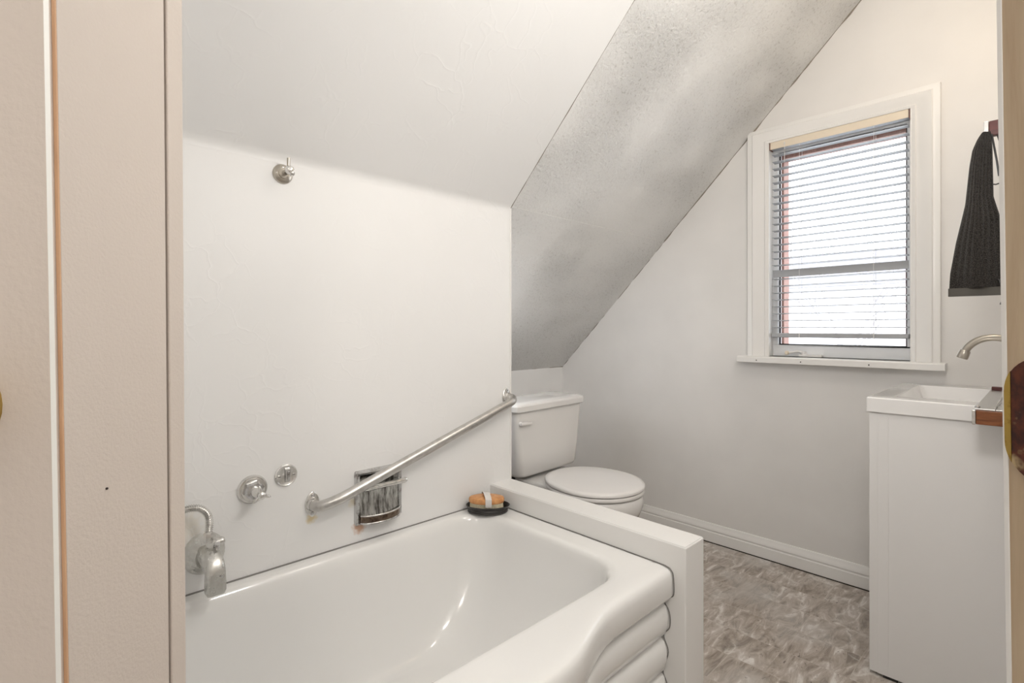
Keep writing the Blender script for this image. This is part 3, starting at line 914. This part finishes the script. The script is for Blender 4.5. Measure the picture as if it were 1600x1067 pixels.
m = MB(); m.tube(path, 0.0152, 22)
obj('tube', m, 'chrome_bar', t, smooth=70)

# recessed soap dish
t = thing('soap_holder', 'tarnished square chrome soap holder set in the wall behind the grab bar', 'soap dish', wp(0.816, 0, 0.57))
SX0, SX1, SZ0, SZ1 = 0.736, 0.897, 0.487, 0.652
m = MB()
fo = rrect(SX0, SX1, SZ0, SZ1, 0.006, 4); fi = rrect(SX0 + 0.012, SX1 - 0.012, SZ0 + 0.012, SZ1 - 0.012, 0.008, 4)
m.loft([[wp(x, 0.0, z) for x, z in fo], [wp(x, 0.006, z) for x, z in fo], [wp(x, 0.012, z) for x, z in rrect(SX0 + 0.004, SX1 - 0.004, SZ0 + 0.004, SZ1 - 0.004, 0.006, 4)], [wp(x, 0.011, z) for x, z in fi], [wp(x, 0.003, z) for x, z in rrect(SX0 + 0.015, SX1 - 0.015, SZ0 + 0.015, SZ1 - 0.015, 0.008, 4)]], True, True, True)
obj('back_plate', m, 'chrome_old', t, smooth=40)
m = MB()
rings = []
for x in (SX0 + 0.0145, SX1 - 0.0145):
    rings.append([wp(x, d, SZ1 - 0.0145 - q) for q, d in ((0.0, 0.0145), (0.004, 0.007), (0.014, 0.0045), (0.045, 0.0040), (0.085, 0.0050), (0.110, 0.009), (0.128, 0.016), (0.128, 0.0028), (0.0, 0.0028))])
m.loft(rings)
obj('recess', m, 'chrome_streak', t, smooth=50, label='streaked tarnished inside')
# hood along the top, bowed tray along the bottom
m = MB()
rings = []
for k in range(15):
    x = SX0 + 0.013 + (SX1 - SX0 - 0.026) * k / 14
    b = 0.016 + 0.028 * math.sin(PI * k / 14) ** 0.6
    rings.append([wp(x, 0.002, SZ0 + 0.058), wp(x, 0.004, SZ0 + 0.022), wp(x, 0.012, SZ0 + 0.010), wp(x, b * 0.7, SZ0 + 0.004), wp(x, b, SZ0 + 0.007), wp(x, b + 0.002, SZ0 + 0.016), wp(x, b + 0.002, SZ0 + 0.030), wp(x, b - 0.002, SZ0 + 0.031), wp(x, b - 0.003, SZ0 + 0.018), wp(x, 0.016, SZ0 + 0.013), wp(x, 0.008, SZ0 + 0.026), wp(x, 0.006, SZ0 + 0.058)])
m.loft(rings)
obj('tray', m, 'chrome_dark', t, smooth=50, label='browned soap tray')
m = MB()
bow = lambda k: 0.016 + 0.028 * math.sin(PI * k / 14) ** 0.6
lp = lambda dz, q: [wp(SX0 + 0.013 + (SX1 - SX0 - 0.026) * k / 14, bow(k) + q, SZ0 + dz) for k in range(15)]
m.tube(lp(0.031, 0.001), 0.0028, 8)
obj('tray_lip', m, 'chrome', t, smooth=60)
m = MB(); m.tube(lp(0.008, 0.000), 0.0034, 8)
obj('tray_base', m, 'chrome_old', t, smooth=60)
m = MB()
m.loft([[wp(x, 0.010, SZ1 - 0.004), wp(x, d, SZ1 - 0.006), wp(x, d, SZ1 - 0.011), wp(x, 0.010, SZ1 - 0.016)] for x, d in ((SX0 + 0.004, 0.016), (SX0 + 0.08, 0.022), (SX1 - 0.004, 0.026))])
obj('hood', m, 'chrome_old', t, smooth=30)
m = MB(); m.tube([wp(SX0 + 0.012, 0.010, SZ1 - 0.052), wp(SX0 + 0.016, 0.022, SZ1 - 0.052), wp(SX0 + 0.03, 0.026, SZ1 - 0.052), wp(SX1 - 0.02, 0.026, SZ1 - 0.052), wp(SX1 - 0.002, 0.026, SZ1 - 0.052), wp(SX1 + 0.003, 0.024, SZ1 - 0.052)], 0.0085, 14)
obj('rail', m, 'chrome', t, smooth=60)

# hand-shower holder high on the wall
t = thing('shower_holder', 'small round chrome shower holder with an upright pin, high on the papered wall', 'holder', wp(0.525, 0, 1.508))
hc = (0.525, 1.508)
m = MB(); m.lathe(wp(hc[0], 0, hc[1]), OUT, [(0.0265, 0), (0.0265, 0.003), (0.024, 0.006), (0.014, 0.009), (0.0135, 0.013), (0.008, 0.015)], 36)
obj('rose', m, 'nickel', t)
m = MB(); m.lathe(wp(hc[0], 0.012, hc[1]), OUT, [(0.0075, 0), (0.007, 0.026), (0.0095, 0.030), (0.0115, 0.036), (0.0115, 0.043), (0.009, 0.049), (0.003, 0.052)], 20)
obj('knuckle', m, 'chrome', t)
m = MB(); m.lathe(wp(hc[0], 0.048, hc[1] - 0.004), (0.5, -1, -0.6), [(0.006, -0.004), (0.007, 0.004), (0.007, 0.014), (0.004, 0.017)], 14)
obj('swivel', m, 'chrome', t)
m = MB(); m.tube([wp(hc[0] - 0.002, 0.048, hc[1]), wp(hc[0] - 0.002, 0.049, hc[1] + 0.012), wp(hc[0] - 0.002, 0.050, hc[1] + 0.032)], [0.0045, 0.0042, 0.0042], 14)
obj('pin', m, 'nickel', t)
for dx, dz in ((-0.016, 0.0), (0.0, 0.017), (0.016, -0.002)):
    m = MB(); m.lathe(wp(hc[0] + dx, 0.0055, hc[1] + dz), OUT, [(0.0035, 0), (0.0033, 0.002), (0.001, 0.0028)], 10)
    obj('screw', m, 'chrome_old', t)

# scrubbing brush on its black dish, on the tub corner
c0 = Vector((1.206, 1.377, ZR + 0.0002))
UX = Vector((SN, -CS, 0)); UY = Vector((CS, SN, 0))
dish = MB()
pr = [(0.062, 0.0), (0.068, 0.002), (0.0715, 0.006), (0.070, 0.009), (0.0725, 0.013), (0.070, 0.017), (0.075, 0.023), (0.078, 0.027), (0.0755, 0.028), (0.070, 0.020), (0.067, 0.0085), (0.002, 0.008)]
dish.lathe(c0, (0, 0, 1), pr, 44, UX, 1.0, 0.66)
tag(obj('brush_dish', dish, 'polymer', None, smooth=35), 'black oval dish under the brush on the tub corner', 'dish')
bc = c0 + Vector((0, 0, 0.0086)) - UX * 0.0045
t = thing('scrub_brush', 'oval wooden scrubbing brush in the black dish on the tub corner', 'brush', bc)
m = MB(); m.lathe(bc, (0, 0, 1), [(0.054, 0.0145 + 0.012), (0.0615, 0.028), (0.063, 0.033), (0.063, 0.040), (0.0605, 0.0445), (0.054, 0.0465), (0.002, 0.047)], 44, UX, 1.0, 0.60)
obj('handle', m, 'wood_brush', t, smooth=35)
m = MB()
for k in range(64):
    a = 2 * PI * k / 64
    for rr_ in (0.0565, 0.045):
        p = bc + UX * rr_ * math.cos(a) + UY * rr_ * 0.59 * math.sin(a)
        o_ = UX * math.cos(a) * 0.002 + UY * math.sin(a) * 0.0015
        m.tube([p + o_ * random.uniform(0.2, 1.5) + Vector((0, 0, 0.0004)), p + Vector((0, 0, 0.0275))], [0.0019, 0.0026], 6)
m.lathe(bc, (0, 0, 1), [(0.042, 0.0006), (0.044, 0.0275), (0.002, 0.028)], 32, UX, 1.0, 0.59)
bo = obj('bristles', m, 'bristle', t, smooth=40)
bo['kind'] = 'stuff'
m = MB()
rings = []
for (yy, zz) in ((-0.040, 0.020), (-0.0412, 0.028), (-0.042, 0.046), (-0.030, 0.053), (0.0, 0.058), (0.024, 0.056), (0.038, 0.048), (0.0415, 0.034), (0.040, 0.020)):
    q = bc + UY * yy + Vector((0, 0, zz))
    dirx = UX * 1.0
    skew = UX * (-0.22 * yy)
    rings.append([q + skew + dirx * 0.011 + Vector((0, 0, 0.0008)), q + skew - dirx * 0.011 + Vector((0, 0, 0.0008)), q + skew - dirx * 0.011 - Vector((0, 0, 0.0008)), q + skew + dirx * 0.011 - Vector((0, 0, 0.0008))])
m.loft(rings)
obj('hand_strap', m, 'band', t, smooth=60, label='clear plastic hand strap')

# ------------------------------------------------------------------ TOILET (local: faces -y, origin on the floor under the tank front)
toi = thing('toilet', 'white two-piece toilet with closed lid between the partition and the gable wall', 'toilet', (1.812, 1.628, 0), math.radians(2.0))
SKEW = math.radians(-5.0)
def seat_egg(dy, a, bf, bb):
    out = egg(0, -0.285 + dy, a, bf, bb, pb=2.2)
    c_, s_ = math.cos(SKEW), math.sin(SKEW)
    return [(x * c_ - (y + 0.04) * s_, -0.04 + x * s_ + (y + 0.04) * c_) for x, y in out]
def ringz(pts, z): return [(x, y, z) for x, y in pts]
# bowl and pedestal
mb = MB()
rings = []
for z, a, bf, bb, dy in ((0.0, 0.112, 0.20, 0.22, 0.165), (0.012, 0.114, 0.205, 0.225, 0.165), (0.03, 0.105, 0.195, 0.215, 0.165), (0.10, 0.098, 0.18, 0.20, 0.155), (0.18, 0.112, 0.19, 0.20, 0.13), (0.25, 0.145, 0.20, 0.20, 0.07), (0.31, 0.174, 0.205, 0.21, 0.02), (0.345, 0.186, 0.202, 0.215, 0.004), (0.370, 0.190, 0.200, 0.22, 0.0), (0.388, 0.188, 0.196, 0.22, 0.0), (0.394, 0.182, 0.190, 0.215, 0.0)):
    rings.append(ringz(seat_egg(dy, a, bf, bb), z))
mb.loft(rings)
obj('bowl', mb, 'porcelain', toi, smooth=60, local=True)
mb = MB()
rings = []
for z, w, y0, y1, r in ((0.27, 0.10, -0.16, 0.10, 0.04), (0.33, 0.125, -0.17, 0.14, 0.04), (0.365, 0.150, -0.175, 0.165, 0.035), (0.392, 0.153, -0.175, 0.168, 0.035), (0.399, 0.149, -0.17, 0.164, 0.033)):
    rings.append(ringz(rrect(-w, w, y0, y1, r, 8), z))
mb.loft(rings)
obj('rear_deck', mb, 'porcelain', toi, smooth=50, local=True)
mb = MB()
rings = []
for z, w, y0, y1, r in ((0.414, 0.194, 0.010, 0.150, 0.036), (0.420, 0.204, -0.002, 0.162, 0.038), (0.434, 0.211, -0.009, 0.170, 0.036), (0.52, 0.220, -0.010, 0.176, 0.028), (0.62, 0.229, -0.012, 0.180, 0.025), (0.714, 0.237, -0.014, 0.182, 0.022)):
    rings.append(ringz(rrect(-w, w, y0, y1, r, 8), z))
mb.loft(rings)
tk = obj('tank', mb, 'porcelain', toi, smooth=50, local=True)
mb = MB()
rings = []
for z, o in ((0.7145, 0.004), (0.718, 0.0), (0.741, 0.0), (0.750, 0.006), (0.755, 0.018), (0.757, 0.035)):
    pts = [(-0.250 + o, -0.026 + o), ]
    x0, x1, y0, y1, ch = -0.250 + o, 0.250 - o, -0.028 + o, 0.190 - o, 0.024
    pts = [(x0 + ch, y0), (x1 - ch, y0), (x1 - ch * .3, y0 + ch * .3), (x1, y0 + ch), (x1, y1 - ch), (x1 - ch, y1), (x0 + ch, y1), (x0, y1 - ch), (x0, y0 + ch), (x0 + ch * .3, y0 + ch * .3)]
    rings.append(ringz(pts, z))
mb.loft(rings)
obj('tank_lid', mb, 'porcelain', toi, smooth=30, local=True, bev=0.003)
mb = MB(); mb.lathe((-0.214, -0.013, 0.664), (0, -1, 0), [(0.011, 0), (0.011, 0.006), (0.008, 0.009), (0.006, 0.012)], 18)
rings = []
for x, w, d in ((-0.224, 0.006, 0.004), (-0.21, 0.0075, 0.005), (-0.185, 0.006, 0.0045), (-0.16, 0.005, 0.004), (-0.152, 0.003, 0.003)):
    zc_ = 0.664 + (x + 0.196) * -0.04
    rings.append([(x, -0.027 + d * sy, zc_ + w * sz) for sy, sz in ((-1, -.6), (-1, .6), (-.4, 1), (.4, 1), (1, .6), (1, -.6), (.4, -1), (-.4, -1))])
mb.loft(rings)
obj('flush_lever', mb, 'plastic', tk, smooth=50, local=True)
# seat ring and lid
mb = MB()
oz = [seat_egg(0, 0.196, 0.200, 0.230), seat_egg(0, 0.199, 0.203, 0.232), seat_egg(0, 0.195, 0.199, 0.228), seat_egg(0, 0.115, 0.13, 0.12), seat_egg(0, 0.112, 0.127, 0.118)]
mb.loft([ringz(oz[0], 0.399), ringz(oz[1], 0.406), ringz(oz[2], 0.414), ringz(oz[3], 0.414), ringz(oz[4], 0.399), ringz(oz[0], 0.399)], True, False, False)
obj('seat', mb, 'plastic', toi, smooth=50, local=True)
mb = MB()
mb.loft([ringz(seat_egg(0, 0.190, 0.194, 0.225), 0.4155), ringz(seat_egg(0, 0.198, 0.202, 0.235), 0.4185), ringz(seat_egg(0, 0.199, 0.203, 0.236), 0.426), ringz(seat_egg(0, 0.195, 0.199, 0.232), 0.432), ringz(seat_egg(0, 0.180, 0.184, 0.217), 0.4345), ringz(seat_egg(0, 0.09, 0.09, 0.11), 0.4385)])
obj('seat_lid', mb, 'plastic', toi, smooth=60, local=True)
for sx in (-1, 1):
    mb = MB(); mb.box(sx * 0.075 - 0.018, sx * 0.075 + 0.018, -0.105, -0.070, 0.3985, 0.424)
    obj('hinge', mb, 'plastic', toi, local=True, bev=0.006)
mb = MB(); mb.tube([(-0.165, 0.09, 0.413), (-0.165, 0.09, 0.36), (-0.17, 0.12, 0.25), (-0.18, 0.16, 0.18), (-0.18, 0.20, 0.15)], 0.007, 10)
mb.lathe((-0.165, 0.09, 0.385), (0, 0, 1), [(0.016, 0), (0.018, 0.01), (0.016, 0.026)], 8)
obj('supply_hose', mb, 'polymer', toi, smooth=50, local=True, label='black supply hose below the tank')

# ------------------------------------------------------------------ VANITY
VX0, VX1, VY1, VY0, VZ = 1.930, XB - 0.004, 0.395, YR + 0.002, 0.870
van = thing('vanity', 'white laminate vanity with a ceramic sink top below the window corner', 'vanity', (2.24, 0.16, 0))
m = MB(); m.box(VX0 + 0.008, VX1 - 0.004, VY0, VY1 - 0.0560, 0.010, VZ - 0.046)
obj('body', m, 'laminate', van, bev=0.0003, seg=1)
m = MB(); m.box(VX0 + 0.008, VX1 - 0.004, VY1 - 0.0559, VY1 - 0.0292, 0.010, VZ - 0.046)
obj('face_frame', m, 'laminate', van, smooth=0)
for x0, x1 in ((VX0 + 0.008, 2.2365), (2.2395, VX1 - 0.004)):
    m = MB(); m.box(x0, x1, VY1 - 0.0291, VY1 - 0.007, 0.011, VZ - 0.047)
    d_ = obj('door', m, 'laminate', van, smooth=0)
    hx = x1 - 0.035 if x0 < 2.1 else x0 + 0.035
    m = MB(); m.tube([(hx, VY1 - 0.008, 0.60), (hx, VY1 + 0.016, 0.60), (hx, VY1 + 0.018, 0.61), (hx, VY1 + 0.018, 0.71), (hx, VY1 + 0.016, 0.72), (hx, VY1 - 0.008, 0.72)], 0.004, 10)
    obj('handle', m, 'nickel', d_)
for x in (VX0 + 0.03, VX1 - 0.05):
    for y in (VY0 + 0.03, VY1 - 0.06):
        m = MB(); m.box(x - 0.018, x + 0.018, y - 0.018, y + 0.018, 0.0, 0.0105); obj('foot', m, 'cabinet_foot', van, smooth=0)

SX0_, SX1_, SY0_, SY1_ = VX0, VX1, VY0 + 0.001, VY1
BO = (2.006, 2.470, 0.082, 0.338)
def cr(x0, x1, y0, y1, r, z): return [(x, y, z) for x, y in rrect(x0, x1, y0, y1, r, 6, 3)]
mb = MB()
rings = [cr(SX0_, SX1_, SY0_, SY1_, 0.004, VZ - 0.045), cr(SX0_, SX1_, SY0_, SY1_, 0.004, VZ - 0.003), cr(SX0_ + .003, SX1_ - .003, SY0_ + .003, SY1_ - .003, 0.004, VZ)]
for o, dz in ((0.0, 0.0), (0.0012, -0.0006), (0.003, -0.003), (0.009, -0.022), (0.022, -0.060), (0.034, -0.075), (0.06, -0.082)):
    rings.append(cr(BO[0] + o, BO[1] - o, BO[2] + o, BO[3] - o, 0.012 + o * 0.6, VZ + dz))
mb.loft(rings, True, True, True)
sink = obj('sink_top', mb, 'ceramic', van, smooth=18, label='glossy ceramic sink top with a rectangular basin')
m = MB(); m.lathe((2.24, 0.15, VZ - 0.0822), (0, 0, 1), [(0.022, 0), (0.022, 0.003), (0.016, 0.004), (0.001, 0.003)], 24)
obj('drain', m, 'nickel', sink)

# gooseneck faucet
fx = 2.24
fy = 0.044
fa = thing('sink_faucet', 'brushed nickel gooseneck faucet over the white sink', 'tap', (fx, fy, VZ))
m = MB(); m.lathe((fx, fy, VZ + 0.0005), (0, 0, 1), [(0.026, 0), (0.026, 0.004), (0.018, 0.010), (0.016, 0.03), (0.014, 0.05)], 28)
obj('base', m, 'nickel', fa)
gc, gr = (fy + 0.0735, VZ + 0.113), 0.0735
gp = [(fx, fy, VZ + 0.03), (fx, fy, VZ + 0.07)] + [(fx, gc[0] - gr * math.cos(math.radians(a)), gc[1] + gr * math.sin(math.radians(a))) for a in range(0, 161, 10)]
m = MB(); m.tube(catmull(gp, 3), 0.0108, 18)
obj('spout', m, 'nickel', fa, smooth=70)
d_ = Vector((0, 0.36, -1)).normalized()
m = MB(); m.lathe(Vector(gp[-1]) - d_ * 0.006, d_, [(0.0125, 0), (0.0145, 0.003), (0.0158, 0.024), (0.014, 0.028), (0.010, 0.027)], 20)
obj('aerator', m, 'nickel', fa)
m = MB(); m.tube([(fx + 0.012, fy, VZ + 0.035), (fx + 0.05, fy, VZ + 0.05), (fx + 0.085, fy, VZ + 0.07)], [0.007, 0.006, 0.005], 12)
obj('lever', m, 'nickel', fa)

# wood and chrome rack over the near side of the sink
rk = thing('sink_rack', 'chrome rack with a reddish wooden end bar lying across the sink', 'rack', (2.1, 0.08, VZ))
for x1, y0, y1 in ((2.42, 0.092, 0.134), (1.93, YR + 0.004, 0.0915)):
    m = MB(); m.box(1.822, x1, y0, y1, VZ + 0.0006, VZ + 0.0046)
    obj('rail', m, 'satin', rk, bev=0.001)
m = MB(); m.box(1.826, 2.40, 0.092, 0.094, VZ + 0.0046, VZ + 0.011)
obj('rail_edge', m, 'chrome', rk)
m = MB(); m.box(1.812, 1.834, YR + 0.003, 0.129, VZ - 0.036, VZ + 0.0002)
obj('wooden_bar', m, 'wood_red', rk, bev=0.0015, label='reddish brown wooden end bar')
m = MB(); m.box(1.811, 1.835, 0.1295, 0.137, VZ - 0.037, VZ + 0.0012)
obj('end_cap', m, 'chrome', rk, bev=0.0015)
m = MB(); m.box(2.40, 2.42, YR + 0.003, 0.131, VZ + 0.005, VZ + 0.016)
obj('rear_bar', m, 'wood_dark', rk, bev=0.0015, label='dark wooden rear bar')
m = MB(); m.lathe((1.842, 0.128, VZ + 0.0046), (0, 0, 1), [(0.006, 0), (0.006, 0.004), (0.003, 0.006)], 12)
obj('screw', m, 'chrome_old', rk)

# wooden towel arm on the sink wall and the towel over it
TXc = 1.905
ta = thing('towel_arm', 'dark cherry towel arm with a chrome end holding the grey towel', 'towel rail', (TXc, YR, 1.62))
m = MB(); m.box(TXc - 0.010, TXc + 0.010, YR + 0.001, 0.1085, 1.606, 1.646)
obj('wooden_bar', m, 'wood_dark', ta, bev=0.0015)
m = MB(); m.box(TXc - 0.011, TXc + 0.011, 0.109, 0.1195, 1.604, 1.647)
obj('end_cap', m, 'chrome', ta, bev=0.0015)
m = MB(); m.lathe((TXc, YR + 0.001, 1.626), (0, 1, 0), [(0.026, 0), (0.026, 0.004), (0.016, 0.008)], 24)
obj('wall_plate', m, 'chrome', ta)

tw = thing('hand_towel', 'dark grey ribbed hand towel hanging from the wooden arm', 'towel', (TXc - 0.02, 0.11, 1.60))
def lerp_tab(tab, t_):
    for (a, va), (b, vb) in zip(tab, tab[1:]):
        if t_ <= b:
            return va + (vb - va) * smoothstep((t_ - a) / (b - a)) if False else va + (vb - va) * (t_ - a) / (b - a)
    return tab[-1][1]
def towel_fall(tab_r, tab_l, xo, zt, zb_, name, nribs, bulge=0.012, thick=0.022):
    mb = MB()
    nz = 48; nu = nribs * 6
    rings = []
    for i in range(nz + 1):
        t_ = i / nz
        z = zt + (zb_ - zt) * t_
        ya, yb = lerp_tab(tab_r, t_), lerp_tab(tab_l, t_)
        th = thick * min(1.0, 0.45 + t_ * 6) * (0.85 + 0.15 * math.sin(t_ * 4))
        ring = []
        for side in (-1, 1):
            rng = range(nu + 1) if side == -1 else range(nu, -1, -1)
            for j in rng:
                u = j / nu
                rib = 0.0026 * abs(math.sin(PI * u * nribs)) if t_ < 0.95 else -0.001
                edge = math.sqrt(max(0.0, 1 - (2 * u - 1) ** 4))
                x = xo + side * (th * 0.5 * edge + rib * edge) + bulge * math.sin(u * PI * 2.2 + t_ * 1.5) * (0.3 + 0.7 * t_)
                ring.append((x, ya + (yb - ya) * u, z))
        rings.append(ring)
    mb.loft(rings)
    return obj(name, mb, 'towel', tw, smooth=50)
XT = TXc - 0.03
towel_fall([(0, 0.104), (0.1, 0.1005), (0.42, 0.0985), (0.55, 0.086), (1, 0.072)], [(0, 0.122), (0.03, 0.130), (0.1, 0.141), (0.2, 0.147), (0.45, 0.156), (0.7, 0.176), (0.9, 0.188), (1, 0.190)], XT, 1.612, 1.196, 'front_fold', 8)
towel_fall([(0, 0.05), (0.2, -0.01), (1, -0.05)], [(0, 0.094), (0.12, 0.083), (0.22, 0.0865), (0.45, 0.088), (0.6, 0.085), (1, 0.08)], XT + 0.028, 1.606, 1.205, 'rear_fold', 7)
m = MB(); rb_ = rrect(0.073, 0.191, XT - 0.009, XT + 0.013, 0.008, 6, 6)
m.loft([[(x, y, z) for y, x in rb_] for z in (1.196, 1.178, 1.174)])
obj('hem_band', m, 'towel_band', tw, smooth=40, label='flat woven hem band')
m = MB(); m.tube([(XT, 0.102, 1.604), (XT, 0.096, 1.56), (XT, 0.092, 1.53), (XT + 0.004, 0.088, 1.49)], 0.0022, 8)
m.tube([(XT, 0.100, 1.470), (XT, 0.094, 1.468), (XT, 0.086, 1.470)], 0.0018, 8)
obj('hanging_loop', m, 'polymer', tw, smooth=50)
m = MB(); m.tube([(XT - 0.004, 0.088, 1.215), (XT - 0.01, 0.079, 1.190), (XT - 0.008, 0.076, 1.170), (XT - 0.006, 0.083, 1.148)], [0.003, 0.0035, 0.0025, 0.004], 8)
obj('care_label', m, 'polymer', tw, smooth=50)

# ------------------------------------------------------------------ LAMPS
def ceiling_lamp(name, label, loc, power, col, size):
    t = thing(name, label, 'lamp', loc)
    x, y, z = loc
    mb = MB(); mb.lathe((x, y, z), (0, 0, -1), [(size * 0.62, 0.0), (size * 0.62, 0.012), (size * 0.5, 0.018)], 32)
    obj('canopy', mb, 'nickel', t)
    mb = MB(); mb.lathe((x, y, z - 0.018), (0, 0, -1), [(size * 0.56, 0), (size * 0.55, 0.02), (size * 0.45, 0.045), (size * 0.25, 0.06), (0.002, 0.064)], 32)
    obj('lamp_shade', mb, 'lamp_glass', t)
    l = bpy.data.lights.new(name + ' bulb', 'POINT')
    l.shadow_soft_size = size * 0.42; l.energy = power; l.color = col
    lo = bpy.data.objects.new('bulb', l)
    COL.objects.link(lo)
    lo.parent = t; lo.location = (0, 0, -0.10 - size * 0.42)
    return t
ceiling_lamp('ceiling_lamp', 'round opal glass ceiling lamp in the bathroom', (1.40, 0.20, ZC), LAMP_POWER, (1.0, 0.965, 0.92), 0.30)
hl = D(-0.85, 0.05, ZC)
ceiling_lamp('hall_fill_lamp', 'added round opal fill lamp in the unseen hall', tuple(hl), HALL_FILL_POWER, (1.0, 0.95, 0.90), 0.34)  # added out of view to light the door frame and leaf
def wall_lamp(label, base, out, power, col, r):
    sc = thing('wall_lamp', label, 'lamp', tuple(base))
    out = Vector(out).normalized(); base = Vector(base)
    mb = MB(); mb.lathe(base + out * 0.001, out, [(0.05, 0), (0.05, 0.012), (0.02, 0.02), (0.012, 0.06)], 24)
    obj('wall_plate', mb, 'nickel', sc)
    mb = MB(); mb.lathe(base + out * 0.075 - Vector((0, 0, 0.03)), (0, 0, 1), [(0.03, 0), (0.055, 0.02), (0.06, 0.08), (0.045, 0.11), (0.04, 0.11), (0.052, 0.08), (0.048, 0.025), (0.02, 0.006)], 24)
    obj('lamp_shade', mb, 'lamp_glass', sc)
    l = bpy.data.lights.new('wall lamp bulb', 'POINT')
    l.shadow_soft_size = r; l.energy = power; l.color = col
    lo = bpy.data.objects.new('bulb', l); COL.objects.link(lo); lo.parent = sc; lo.location = out * (0.15 + r)
wall_lamp('small wall lamp above the sink', (2.15, YR, 2.12), (0, 1, 0), SCONCE_POWER, (1.0, 0.74, 0.46), 0.05)
wall_lamp('unseen fill lamp added beside the inside of the door', D(DF1, 0.50, 1.66), D(1, 0, 0), FILL_POWER, (1.0, 0.985, 0.965), 0.09)  # invented fixture, spreads even fill light over the room

# ------------------------------------------------------------------ OUTSIDE
m = MB(); m.box(2.9, 90, -60, 80, -3.1, -3.0)
struct('ground', m, 'snow', 'snow covered ground outside', smooth=0)
hs = thing('house', 'neighbouring house with a grey roof, faint beyond the window', 'house', (34, 9, -3))
m = MB(); m.box(31, 39, 4.0, 16.0, -3, 3.3)
obj('wall', m, 'siding', hs, smooth=0)
m = MB(); m.loft([[(30.6, 3.6, 3.3), (39.4, 3.6, 3.3), (35, 3.6, 5.6)], [(30.6, 16.4, 3.3), (39.4, 16.4, 3.3), (35, 16.4, 5.6)]])
obj('roof', m, 'roofing', hs, smooth=0)
random.seed(11)
tr = thing('bare_tree', 'bare winter tree faint outside the window', 'tree', (17, 4.0, -3))
mb = MB(); mt = MB()
mt.tube([(17, 4.0, -3), (16.95, 3.95, -1), (17, 3.9, 0.4)], [0.13, 0.11, 0.09], 10)
def branch(p, d, L, r, depth):
    pts = [p]; dd = d.copy()
    for k in range(4):
        dd = (dd + Vector((random.uniform(-.18, .18), random.uniform(-.25, .25), random.uniform(-.05, .18)))).normalized()
        pts.append(pts[-1] + dd * L / 4)
    mb.tube(pts, [r * (1 - 0.14 * k) for k in range(5)], 5)
    if depth == 0: return
    for k in range(3):
        i = random.choice((2, 3, 4))
        nd = (dd + Vector((random.uniform(-.7, .7), random.uniform(-.9, .9), random.uniform(-.1, .7)))).normalized()
        branch(pts[i], nd, L * random.uniform(0.55, 0.8), r * 0.5, depth - 1)
for k in range(6):
    branch(Vector((17, 3.92, 0.0 + 0.08 * k)), Vector((random.uniform(-.3, .3), -0.9 + 0.36 * k, 0.9)).normalized(), 2.4, 0.045, 3)
obj('trunk', mt, 'bark', tr, smooth=60)
obj('branches', mb, 'bark', tr, smooth=60)
